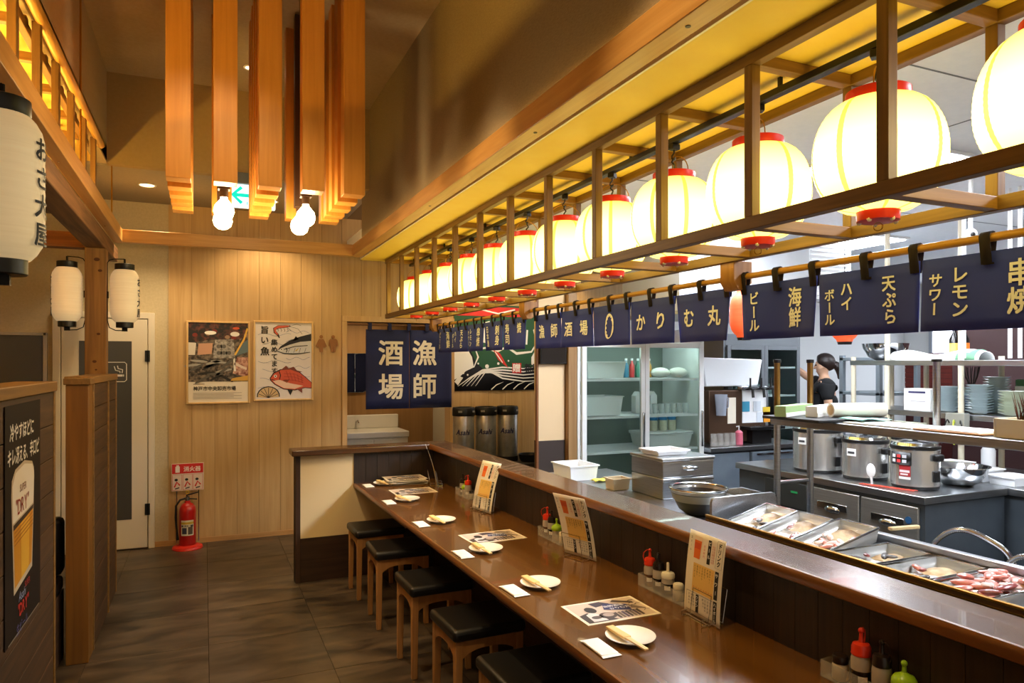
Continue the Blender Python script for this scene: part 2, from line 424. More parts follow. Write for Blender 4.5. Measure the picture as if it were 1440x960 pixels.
downlight(.62, 1.5, 3.74, 1.45, 1.9, .7, 62, size=46, label='ceiling spotlight over the near end of the counter', name='ceiling_spotlight', r=.035)
downlight(.0, 2.6, 3.74, .1, 4.4, 0, 60, size=75, label='ceiling spotlight in front of the timber sticks over the aisle', name='ceiling_spotlight', r=.035)
for k, (x, y, lab) in enumerate([(3.42, 2.75, 'square ceiling light panel beside the second lantern from the right'), (3.42, 4.0, 'square ceiling light panel in front of the steel hood'),
                                 (3.3, .9, 'square ceiling light panel over the serving shelf'), (5.2, 2.2, 'square ceiling light panel above the dish shelf'), (5.4, 4.6, 'square ceiling light panel right of the steel hood'),
                                 (7.6, 4.2, 'square ceiling light panel over the far booths')]):
    t = thing('ceiling_light_panel', lab, 'ceiling light', (x, y, 2.76), 0, 'kitchen ceiling light panels')
    ob('frame', B().box(-.32, .32, -.32, .32, -.02, 0), white_pl, t, bev=.004)
    ob('diffuser', B().box(-.29, .29, -.29, .29, -.026, -.0201), EMIT('daylight_panel', (236, 244, 255), 38), t)

downlight(1.75, 7.75, 2.5, 1.75, 8.0, 0, 22, size=130, label='added fill downlight in the washroom ceiling')  # unseen lamp, added so the washroom does not go dark
downlight(2.75, 6.35, 2.76, 2.75, 6.8, .5, 30, size=120, label='added fill downlight above the beer kegs')  # unseen lamp, added to lift the dark keg steel
downlight(3.7, 6.6, 2.76, 3.6, 7.0, 1.5, 16, size=120, label='round downlight beside the fishing flag')
for nm, lab, bx_ in (('added_uplight_strip', 'added warm fill strip on top of the right frame beam', (1.222, 1.246, -2.5, 6.2, 2.7005, 2.7045)), ('added_uplight_strip', 'added warm fill strip on top of the back frame beam', (-.55, 1.2, 6.33, 6.357, 2.7005, 2.7055)), ('added_uplight_strip', 'added warm fill strip on top of the left frame beam', (-.65, -.625, -2.5, 6.2, 2.7005, 2.712))):
    t = thing(nm, lab, 'light strip', (0, 0, 0)); x0, x1, y0, y1, z0, z1 = bx_  # strips added out of sight to brighten the ceiling recess
    ob('channel', B().box(x0, x1, y0, y1, z0, z0 + .001), MATS['lamp_white'], t)
    ob('diffuser', B().box(x0 + .003, x1 - .003, y0 + .003, y1 - .003, z0 + .0011, z1), EMIT('added_uplight_glow_%d' % (lab.count('right')), (255, 190, 96), 2.5 if 'right' in lab else 7), t)

# ------------------------------------------------------------------ left side: rough timber, booths, lattice
tag(ob('rough_timber_beam', B().box(-.79, -.655, -2.5, 6.66, 2.486, 2.598), roughY, bev=.006), 'long rough dark timber beam running under the left frame beam', 'beam')
tag(ob('rough_timber_beam', B().box(-2.6, -.791, 5.93, 6.05, 2.486, 2.598), roughX, bev=.006), 'short rough orange cross beam with knots left of the lantern post', 'beam')
post = thing('timber_post', 'knotty square timber post between the two small white lanterns', 'post', (-.7225, 5.945, 0))
ob('shaft', B().box(-.0675, .0675, -.065, .065, 0, 2.485), roughZ, post, bev=.006)
knot = M('knot_dark', (84, 46, 18), rough=.7)
for kx, kz, s in ((.01, 2.40, .022), (.03, 2.32, .016), (.02, 1.86, .014), (-.005, 1.66, .016), (.005, 1.60, .009)):
    ob('knot', B().lathe([(0, .0), (s * .5, .001), (s, -.001)], 12, sy=.7), knot, post, loc=(kx, -.0655, kz), rot=(PI / 2, 0, 0))

def partition(name, y0, y1, label, post0=None, rail_mat=railY):
    t = thing(name, label, 'partition', (-.65, y0, 0)); L = y1 - y0
    ob('core', B().box(-.052, .052, .0, L, 0, 1.53), M('partition_core', (34, 22, 14), rough=.8), t)
    a = 0.0
    n = 11; h = 1.53 / n
    for k in range(n):
        ob('plank', B().box(.052, .066, a + .02, L - .02, k * h + .002, (k + 1) * h - .002), plankY, t, bev=.002)
    for yy in ((0, .03), (L - .03, L)):
        ob('edge_batten', B().box(.05, .07, yy[0], yy[1], 0, 1.53), railY, t, bev=.002)
    ob('top_rail', B().box(-.075, .075, -.01, L + .01, 1.53, 1.572), railY, t, bev=.004)
    return t
pa = partition('booth_partition', -1.6, 3.53, 'near plank booth partition carrying the beer poster')
pb = partition('booth_partition', 4.665, 5.82, 'far plank booth partition behind the amber end post')
ob('centre_batten', B().box(.05, .074, .66, .69, 0, 1.53), railY, pb, bev=.002)
ep = thing('partition_end_post', 'smooth amber post ending the far booth partition', 'post', (-.637, 4.565, 0))
ob('shaft', B().box(-.054, .054, -.085, .085, 0, 1.53), WOOD('amber_post', (112, 70, 14), (136, 89, 24), 'z', rough=.5, g=.6, bump=.05), ep, bev=.003)
ob('cap', B().box(-.064, .064, -.092, .085, 1.53, 1.565), railY, ep, bev=.003)
bench = thing('booth_bench', 'black padded booth bench seen in the gap between partitions', 'bench', (-1.625, 3.95, 0))
ob('base', B().box(-.9, .9, .3, .7, 0, .38), darkY, bench)
ob('seat_pad', B().box(-.9, .9, .26, .7, .38, .46), leather, bench, bev=.02)
ob('back_pad', B().box(-.9, .9, .64, .76, .46, .78), leather, bench, bev=.03)
slat = B().box(-.9, .9, .276, .299, 0, .115).mesh('slat')
for k in range(3):
    ob('slat', slat, plankY, bench, loc=(0, 0, .125 * k + .005))

# lattice above the left beam and an added fill strip
ll = thing('wall_lattice', 'timber lattice of short posts above the left frame beam', 'lattice', (-.63, 0, 0))
for k in range(8):
    y = 2.22 + .4 * k
    ob('post', B().box(-.012, .018, y - .022, y + .022, 2.70, 3.04), lattZ, ll, bev=.002)
    ob('joist', B().box(-1.5, -.03, y - .02, y + .02, 3.02, 3.06), lattX, ll, bev=.002)
ob('back_rail', B().box(-.06, -.03, 1.0, 5.1, 3.0, 3.04), lattY, ll, bev=.002)
ob('round_bar', B().tube([(.022, .6, 3.05), (.022, 5.2, 3.05)], .023, 14), WOOD('bamboo_bar', (186, 140, 60), (206, 160, 78), 'y', rough=.4), ll)
cv = thing('added_fill_strip', 'added warm fill strip lying unseen on the rough beam behind the left frame beam', 'light strip', (-1.0, 3.2, 2.62))  # hidden strip added to light the side ceiling yellow
ob('housing', B().box(-.03, .03, -2.2, 2.0, -.022, 0), white_pl, cv)
ob('tube', B().tube([(0, -2.15, .012), (0, 1.95, .012)], .012, 10), EMIT('added_fill_glow', (255, 204, 96), 80), cv)
ob('support', B().box(-.03, .21, -2.2, 2.0, -.034, -.022), lattX, cv)
for k, (y, lab) in enumerate(((5.85, 'thin hanging rod at the far end of the left frame beam'), (4.44, 'thin hanging rod in the middle of the left frame beam'))):
    r = thing('hanging_rod', lab, 'rod', (-.615, y, 2.70))
    ob('rod', B().tube([(0, 0, 0), (0, 0, 1.04)], .005, 8), brass, r)
    ob('rose', B().lathe([(0, 1.01), (.02, 1.03), (.022, 1.04), (0, 1.04)], 14), brass, r)

# white paper lanterns on wire brackets
lan_paper = NOI('white_lantern_paper', (230, 208, 160), (238, 218, 174), scale=(1, 1, 30), ns=4, rough=.8)
lan_paper.node_tree.nodes['Principled BSDF'].inputs['Emission Color'].default_value = (1, .74, .40, 1)
lan_paper.node_tree.nodes['Principled BSDF'].inputs['Emission Strength'].default_value = .16  # weak glow added to brighten the paper, no bulb inside
def cyl_map(r, ang0):
    def fn(x, y, d):
        a = ang0 + x / r
        return ((r + d) * math.cos(a), (r + d) * math.sin(a), y)
    return fn
def white_lantern(loc, rz, label, txt_ang, side):
    t = thing('white_paper_lantern', label, 'lantern', loc, rz, 'white paper lanterns on the left')
    prof = [(.062, -.195)]
    n = 32
    for i in range(n + 1):
        z = -.19 + .38 * i / n; a = abs(z) / .19
        rr = .096 * (1 - .30 * max(0, (a - .62) / .38) ** 2.2) + (.0012 if i % 2 else 0)
        prof.append((rr, z))
    prof.append((.062, .195))
    ob('paper_body', B().lathe(prof, 32), lan_paper, t)
    ob('top_cap', B().lathe([(.0, .192), (.064, .192), (.066, .195), (.066, .235), (.06, .238), (.056, .2), (0, .2)], 28), black, t)
    ob('bottom_cap', B().lathe([(0, -.235), (.055, -.235), (.058, -.232), (.058, -.192), (0, -.19)], 28), black, t)
    # wire bracket
    s = side
    w = B().tube([(0, 0, .238), (0, 0, .275)], .007, 8)
    w.tube([(0, 0, .275), (s * .07, 0, .272), (s * .1, 0, .262), (s * .113, 0, .24), (s * .113, 0, -.18), (s * .1, 0, -.235), (s * .06, 0, -.255), (0, 0, -.258)], .0035, 8)
    w.box(-.018, .018, -.008, .008, -.262, -.235)
    ob('wire_bracket', w, iron, t)
    ob('clamp', B().box(s * .113 - .009, s * .113 + .009, -.012, .012, -.02, .03), iron, t)
    q = Print(gap=.0012); y = .135
    for ch in 'おさ大屋':
        q.text(ch, -.034, y - .058, .068, (24, 20, 18), lay=2, bold=.034); y -= .076
    q.build('brush_lettering', t, cyl_map(.097, txt_ang), cuts=[('x', [-.03 + .01 * i for i in range(7)]), ('y', [-.14 + .03 * i for i in range(10)])])
    return t
white_lantern((-.495, 2.27, 2.12), 0, 'large white paper lantern nearest, cut off by the left edge', R(-14), -1)
white_lantern((-.54, 5.94, 2.145), 0, 'small white paper lantern right of the knotty post', R(-12), -1)
white_lantern((-.906, 5.94, 2.145), 0, 'small white paper lantern left of the knotty post', R(190), 1)
tag(ob('lantern_post', B().box(-.665, -.609, 2.24, 2.30, 1.574, 2.485), roughZ, bev=.004), 'rough short post behind the nearest white lantern', 'post')

# beer poster on the near partition (faces the aisle)
po = thing('beer_poster', 'dark beer poster with a tall glass on the near plank partition', 'poster', (-.581, 2.955, .73))
ob('sheet', B().box(0, .0015, -.262, .262, 0, .78), M('poster_black', (34, 25, 20), rough=.7, spec=.2), po)
q = Print(gap=.0006)
q.text('冷やすほどに', -.21, .665, .062, (232, 226, 214), bold=.034, slant=.12, sx=.95)
q.text('キレ冴える、辛口ビ', -.24, .585, .062, (232, 226, 214), bold=.034, slant=.12, sx=.85)
gl = [(-.155, .16), (.115, .19), (.15, .50), (.145, .53), (.12, .555), (.0, .572), (-.12, .558), (-.165, .53), (-.175, .48)]
q.poly([(-.15, .145), (.12, .175), (.155, .50), (.148, .535), (.12, .56), (.0, .578), (-.13, .562), (-.178, .53), (-.185, .48)], (196, 178, 150), 1)
q.poly([(-.14, .165), (.105, .195), (.132, .385), (-.158, .362)], (206, 140, 30), 2)
q.poly([(-.05, .176), (.06, .19), (.075, .375), (-.06, .37)], (226, 172, 52), 3)
q.poly([(-.16, .362), (.132, .385), (.135, .40), (-.163, .38)], (60, 44, 30), 3)
q.poly([(-.165, .385), (.136, .405), (.148, .52), (.12, .55), (0, .566), (-.13, .55), (-.172, .51)], (232, 222, 204), 2)
for k in range(4): q.line([(-.15, .352 - .014 * k), (.125, .374 - .014 * k)], .004, (170, 104, 16), 4)
q.text('SUPER', -.075, .478, .036, (120, 58, 34), 4, bold=.012)
q.text('"DRY"', -.13, .405, .076, (150, 40, 28), 4, bold=.012, sx=.95)
q.text('Asahi', -.09, .105, .045, (150, 160, 190), 3, slant=.25)
q.text('SUPER', .0, .13, .03, (176, 40, 36), 3)
q.text('"DRY"', -.1, .055, .06, (190, 44, 34), 3, bold=.034)
q.text('生ビール', -.12, .0, .042, (84, 84, 140), 3)
q.line([(-.23, -.0 + .004), (.23, .004)], .004, (150, 140, 120), 3)
q.build('poster_print', po, lambda x, y, dd: (.0015 + dd, x, y))

# ------------------------------------------------------------------ counter
CR = .0135
def cp(x, y, z=0): return (x * math.cos(CR) - y * math.sin(CR), x * math.sin(CR) + y * math.cos(CR), z)
ct = thing('counter_table', 'long glossy brown counter table in front of the stools', 'counter', (0, 0, 0), CR)
ob('tabletop', B().box(1.145, 1.775, -.6, 5.46, .685, .72), tableY, ct)
ob('edge_nosing', B().prism([(1.145, .685), (1.145, .72), (1.137, .719), (1.131, .712), (1.13, .700), (1.133, .69)], -.6, 5.46, 'xz'), nosing, ct)
cw = thing('counter_wall', 'dark boarded counter wall with a polished ledge facing the kitchen', 'counter', (0, 0, 0), CR)
ob('core', B().box(1.79, 1.90, -.6, 5.46, 0, .955), M('counter_core', (30, 19, 12), rough=.7), cw)
n = 66; w = (5.46 + .6) / n
pm = B().box(1.775, 1.7895, 0, w - .002, .72, .955).mesh('plank')
for k in range(n):
    ob('plank', pm, darkZ, cw, loc=(0, -.6 + k * w, 0))
ob('white_panel', B().box(1.78, 1.7895, -.6, 5.46, .33, .685), white_wall, cw)
ob('plinth', B().box(1.772, 1.7895, -.6, 5.46, 0, .33), darkY, cw)
ob('ledge', B().box(1.735, 1.925, -.6, 5.60, .955, 1.0), ledgeY, cw)
ob('ledge_nosing', B().prism([(1.735, .955), (1.735, 1.0), (1.729, .998), (1.724, .99), (1.722, .975), (1.726, .96)], -.6, 5.42, 'xz'), nosing, cw)
ew = thing('counter_end_wall', 'low end wall with a cream panel closing the far end of the counter', 'partition', (0, 0, 0), CR)
ob('core', B().box(.70, 1.80, 5.475, 5.56, 0, .955), MATS['counter_core'], ew)
ob('cream_panel', B().box(.735, 1.79, 5.463, 5.4745, .33, .955), M('cream_panel', (232, 208, 160), rough=.6), ew)
ob('plinth', B().box(.735, 1.79, 5.463, 5.4745, 0, .33), WOOD('dark_plinth_x', (42, 26, 16), (66, 44, 28), 'x'), ew)
ob('end_board', B().box(.70, .735, 5.455, 5.565, 0, .955), WOOD('dark_end_board', (48, 30, 20), (70, 46, 30), 'z'), ew, bev=.002)
pm2 = B().box(0, .0915 - .002, 5.452, 5.463, .72, .955).mesh('plank')
for k in range(7): ob('plank', pm2, darkZ, ew, loc=(1.135 + k * .0915, 0, 0))
ob('ledge', B().box(.668, 1.734, 5.40, 5.60, .955, 1.0), ledgeX, ew, bev=.008, seg=3)

# stools
def make_stool():
    t = thing('stool', '', 'stool', (0, 0, 0), 0, 'stools along the counter')
    g = WOOD('stool_beech', (160, 112, 60), (184, 134, 80), 'z', rough=.45, g=.6, bump=.04)
    cu = B()
    def fn(u, v, top=True): return None
    hx, hy = .178, .168
    ob('seat_cushion', B().box(-hx, hx, -hy, hy, .428, .482), leather, t, bev=.02, seg=4)
    for sx in (-1, 1):
        for sy in (-1, 1):
            l = B(); a = .036; x0 = sx * .165; y0 = sy * .155
            x1 = x0 - sx * a; y1 = y0 - sy * a
            tx = .007
            l.add([(x0, y0, .428), (x1, y0, .428), (x1, y1, .428), (x0, y1, .428), (x0, y0, 0), (x1 + sx * tx, y0, 0), (x1 + sx * tx, y1 + sy * tx, 0), (x0, y1 + sy * tx, 0)],
                  [(0, 1, 2, 3), (4, 7, 6, 5), (0, 4, 5, 1), (1, 5, 6, 2), (2, 6, 7, 3), (3, 7, 4, 0)])
            ob('leg', l, g, t, bev=.003)
    def apron(L):
        top = [(-L, .428), (L, .428)]
        arc = [(L - 2 * L * i / 14, .352 + .036 * (1 - (abs(i - 7) / 7) ** 3)) for i in range(15)]
        return top + arc
    for sy in (-1, 1): ob('apron', B().prism(apron(.13), sy * .134, sy * .152, 'xz'), g, t)
    for sx in (-1, 1): ob('apron', B().prism(apron(.12), sx * .144, sx * .162, 'yz'), g, t)
    return t
st0 = make_stool()
SL = ['black cushioned beech stool farthest back, beside the cream end panel', 'second black cushioned beech stool from the cream end panel', 'third black cushioned beech stool from the cream end panel',
      'fourth black cushioned beech stool from the cream end panel', 'nearest black cushioned stool, cut off at the bottom']
for k, (y, rz) in enumerate(((5.04, .0), (4.44, -.04), (3.70, .0), (3.05, .02), (2.46, .0))):
    l = cp(1.205, y)
    if k == 0: st0.location = l; st0.rotation_euler = (0, 0, CR + rz); st0['label'] = SL[0]
    else: dup(st0, l, CR + rz, SL[k])

# place settings
ceramic = M('white_ceramic', (240, 234, 220), rough=.22, coat=.3)
chopw = WOOD('bamboo_chopstick', (222, 184, 120), (236, 204, 146), 'y', rough=.6, bump=.02)
towel = M('towel_wrap', (242, 240, 234), rough=.45)
plate = tag(ob('side_plate', B().lathe([(0, .004), (.045, .004), (.05, 0), (.054, .004), (.07, .009), (.084, .016), (.0845, .0185), (.07, .0135), (.05, .0085), (0, .0075)], 40), ceramic), '', 'plate', 'side plates along the counter')
def make_chop():
    t = thing('chopstick_set', '', 'chopsticks', (0, 0, 0), 0, 'chopsticks on the side plates')
    for s in (-1, 1):
        ob('chopstick', B().add([(s * .004 - .0035, -.105, 0), (s * .004 + .0035, -.105, 0), (s * .005 + .005, .105, 0), (s * .005 - .005, .105, 0),
                                (s * .004 - .0035, -.105, .005), (s * .004 + .0035, -.105, .005), (s * .005 + .005, .105, .006), (s * .005 - .005, .105, .006)],
                               [(3, 2, 1, 0), (4, 5, 6, 7), (0, 1, 5, 4), (1, 2, 6, 5), (2, 3, 7, 6), (3, 0, 4, 7)]), chopw, t)
    ob('paper_sleeve', B().box(-.015, .015, .0, .108, -.0008, .0078), M('sleeve_paper', (232, 196, 132), rough=.7), t, bev=.002)
    return t
ch0 = make_chop()
def towel_mesh():
    b = B()
    b.box(-.032, .032, -.062, .062, 0, .007)
    b.add([(-.033, -.062, .004), (.033, -.062, .004), (.035, -.077, .003), (-.035, -.077, .003)], [(0, 1, 2, 3)])
    b.add([(-.033, .062, .004), (.033, .062, .004), (.035, .077, .003), (-.035, .077, .003)], [(0, 1, 2, 3)])
    return b
tw0 = tag(ob('wet_towel', towel_mesh(), towel, bev=.003), '', 'towel', 'wrapped wet towels along the counter')
PS = [(1.335, 5.30, 'beside the stack of menus'), (1.32, 4.62, 'at the second seat from the far end'), (1.325, 3.92, 'at the third seat from the far end'), (1.322, 3.225, 'at the fourth seat from the far end'), (1.322, 2.625, 'at the second nearest seat'), (1.338, 1.985, 'at the nearest seat')]
for k, (x, y, w) in enumerate(PS):
    p = cp(x, y, .7205)
    pl = plate if k == 0 else dup(plate, p)
    pl.location = p; pl['label'] = 'round white side plate ' + w
    dxs = -.032 if k > 0 else -.02
    a = CR + (.05 if k > 1 else .12) + random.uniform(-.04, .04)
    cpos = cp(x + dxs, y - .03, .7405)
    c = ch0 if k == 0 else dup(ch0, cpos, a)
    c.location = cpos; c.rotation_euler = (0, 0, a); c['label'] = 'sleeved chopsticks on the plate ' + w
    tpos = cp(x - .13, y - .02, .7205)
    t = tw0 if k == 0 else dup(tw0, tpos)
    t.location = tpos; t.rotation_euler = (0, 0, CR + random.uniform(-.06, .06)); t['label'] = 'white wrapped wet towel left of the plate ' + w

# menu cards lying on the table
def menu_mat(loc, rz, label, v=0, z=0):
    t = thing('menu_card', label, 'menu', loc, rz, 'menu cards lying on the counter')
    ob('sheet', B().box(-.155, .155, -.107, .107, 0, .0015), paper, t)
    rnd = random.Random(5)
    q = Print(gap=.0005)
    q.rect(-.143, .143, -.096, .096, (206, 184, 168), 1)
    q.poly([(-.143, -.096), (-.143, -.02), (-.10, -.0), (-.085, -.04), (-.05, -.05), (-.02, -.096)], (64, 52, 50), 2)
    q.poly([(-.12, -.09), (-.115, -.02), (-.085, .0), (-.065, -.03), (-.06, -.09)], (214, 206, 204), 3)
    q.ell(-.075, .02, .022, .03, (44, 34, 32), 3).ell(-.09, -.055, .02, .015, (90, 78, 76), 4).ell(-.04, -.05, .035, .03, (70, 54, 50), 3).ell(-.035, -.045, .022, .018, (170, 150, 140), 4)
    q.poly([(-.04, .04), (.03, .06), (.0, .09), (-.05, .085)], (60, 48, 60), 2)
    q.poly([(-.025, .005), (.075, -.035), (.085, .03), (.0, .065)], (40, 38, 92), 4)
    q.text('漁師酒場', -.015, .022, .022, (226, 224, 236), 5, bold=.034, slant=-.1)
    q.text('かりむ丸', .0, -.004, .022, (226, 224, 236), 5, bold=.034, slant=-.1)
    for k in range(7):
        x = -.01 + k * .016; q.poly([(x, -.09), (x + .012, -.088), (x + .004 + .01, -.03), (x, -.035)], [(66, 50, 44), (110, 90, 76), (84, 66, 84)][k % 3], 2)
    for k in range(9):
        x = .06 + rnd.random() * .06; y = -.07 + rnd.random() * .13; q.line([(x, y), (x + .012, y + .01), (x + .03, y + .008)], .003, (60, 44, 40), 4)
    q.poly([(.06, .0), (.13, -.04), (.138, -.03), (.09, .03), (.06, .05)], (120, 98, 88), 2).poly([(.04, .07), (.12, .03), (.125, .045), (.06, .088)], (78, 58, 54), 3)
    q.build('print', t, lambda x, y, dd: (x, y, .0015 + dd))
    return t
p = cp(1.43, 2.255, .7205); menu_mat(p, CR - .02, 'sepia menu card lying before the nearest place setting')
p = cp(1.46, 3.47, .7205); menu_mat(p, CR + .03, 'sepia menu card lying in the middle of the counter')
p = cp(1.455, 4.94, .7205); menu_mat(p, CR + .0, 'sepia menu card lying nearest the stack of menus')
for k in range(6):
    a = random.uniform(-.15, .15)
    p = cp(1.50 + random.uniform(-.02, .02), 5.31 + random.uniform(-.012, .012), .7205 + k * .0075)
    if k == 5: menu_mat(p, CR + a, 'topmost menu card of the stack at the far end of the counter')
    else:
        names = ['lowest', 'second lowest', 'third lowest', 'third highest', 'second highest']
        t = thing('menu_card', names[k] + ' menu card in the stack at the far end of the counter', 'menu', p, CR + a, 'menu cards lying on the counter')
        ob('sheet', B().grid(lambda u, v, k=k: (-.15 + .3 * u, -.105 + .21 * v, .0006 + .006 * max(0, (abs(u - .5) - .3)) * (k + 1)), 10, 4), paper, t, solid=.001)
        q = Print(); q.rect(-.13, .13, -.09, .09, (90, 70, 60), 1); q.build('print', t, lambda x, y, dd: (x, y, .0012 + dd))

# drink menus in wire stands
def drink_print():
    q = Print(gap=.0005)
    bk = (26, 22, 20); rd = (200, 70, 40); og = (226, 110, 30)
    q.rect(-.062, .062, .085, .188, (232, 190, 100), 1)
    q.text('ドリンク', .068, .288, .022, bk, 2, vert=True, bold=.034, pitch=.95)
    q.line([(.062, .292), (.096, .292), (.096, .198), (.062, .198), (.062, .292)], .0012, bk)
    q.rect(.012, .03, .2, .285, bk, 2); q.text('ビール', .0135, .28, .0155, (240, 236, 226), 3, vert=True, bold=.034, pitch=1.5)
    for k in range(4):
        q.text('生中泡円' if k % 2 else '冷やす今', .036 + .009 * (k % 2) + .0 - .0 * k, .27 - .03 * (k // 2), .0085, rd, 2, vert=True)
    q.poly([(-.065, .205), (-.03, .205), (-.026, .275), (-.069, .275)], og, 2).rect(-.07, -.025, .27, .285, (240, 220, 190), 3).rect(-.066, -.03, .24, .262, (212, 84, 30), 3)
    q.text('生中杯円', -.012, .262, .011, rd, 2, vert=True, pitch=1.1)
    q.text('生ビール', -.092, .28, .010, bk, 2, vert=True, pitch=1.5)
    q.rect(.066, .086, .09, .188, bk, 2); q.text('サワー', .0675, .182, .0165, (240, 236, 226), 3, vert=True, bold=.034, pitch=1.8)
    items = ['レモンサワー', '梅酒サワー', '芋焼酎割', '麦茶割り', '日本酒冷や', '生レモン', '梅茶割り', 'ハイボール']
    for k in range(8):
        q.text(items[k], .048 - .0148 * k, .182, .0085, bk if k else rd, 2, vert=True, pitch=1.12)
        q.text('円', .048 - .0148 * k, .105, .009, rd, 2, vert=True)
    q.line([(-.092, .08), (.062, .08), (.062, .012), (-.092, .012), (-.092, .08)], .0012, bk)
    q.rect(-.035, -.018, .014, .078, bk, 2); q.text('ワイン', -.034, .074, .014, (240, 236, 226), 3, vert=True, bold=.034)
    for k in range(4): q.text(['麦芋梅茶', '冷茶生酒', '日本酒中', '焼酎割り'][k], .046 - .015 * k, .074, .009, bk, 2, vert=True, pitch=1.3)
    for k in range(3): q.text('生酒中円', -.052 - .014 * k, .074, .009, bk, 2, vert=True, pitch=1.3)
    q.rect(.066, .086, .008, .084, bk, 2); q.text('ハイボール', .068, .08, .0145, (240, 236, 226), 3, vert=True, bold=.034)
    return q
def menu_stand(loc, rz, label, l1=.12, l2=.5):
    """sheet leans towards local -Y .. base line along X, printed on both faces"""
    t = thing('drink_menu_stand', label, 'menu stand', loc, rz, 'drink menus in wire stands')
    lean = lambda y: .008 + l1 * y + l2 * y * y
    fn = lambda x, y, dd: (x, lean(y) - dd, y + .004)
    ob('menu_sheet', B().grid(lambda u, v: (-.105 + .21 * u, lean(.3 * v), .3 * v + .004), 2, 14), paper, t, solid=.0008)
    cuts = [('y', [.02 * i for i in range(1, 15)])]
    drink_print().build('front_print', t, lambda x, y, dd: (x, lean(y) - .0006 - dd, y + .004), cuts)
    drink_print().build('back_print', t, lambda x, y, dd: (-x, lean(y) + .0006 + dd, y + .004), cuts)
    w = B()
    for s in (-.06, .06):
        w.tube([(s, -.035, .003), (s, .055, .003), (s, .075, .12)], .0018, 6)
        w.tube([(s, -.035, .003), (s, -.035, .02), (s, -.012, .02)], .0018, 6)
        w.tube([(s * .9, -.004, .003), (s * .9, .012, .10)], .0016, 6)
    w.tube([(-.06, .055, .003), (.06, .055, .003)], .0018, 6).tube([(-.06, .075, .12), (.06, .075, .12)], .0018, 6)
    w.tube([(-.054, .012, .10), (.054, .012, .10)], .0016, 6)
    w.tube([(-.07, -.008, .003), (.07, -.008, .003)], .0018, 6)
    ob('wire_holder', w, chrome, t)
    return t
menu_stand(cp(1.668, 2.035, .7205), CR - PI / 2 - .06, 'drink menu standing nearest, beside the white nozzle bottle', .02, .26)
menu_stand(cp(1.695, 2.93, .7205), CR + PI / 2 + .28, 'drink menu standing second nearest, tilted to the left')
menu_stand(cp(1.635, 4.08, .7205), CR - PI / 2 + .2, 'drink menu standing in front of the steel kegs')
menu_stand(cp(1.70, 5.12, .7205), CR + PI / 2 - .26, 'drink menu standing farthest, seen edge-on beside the menu stack')

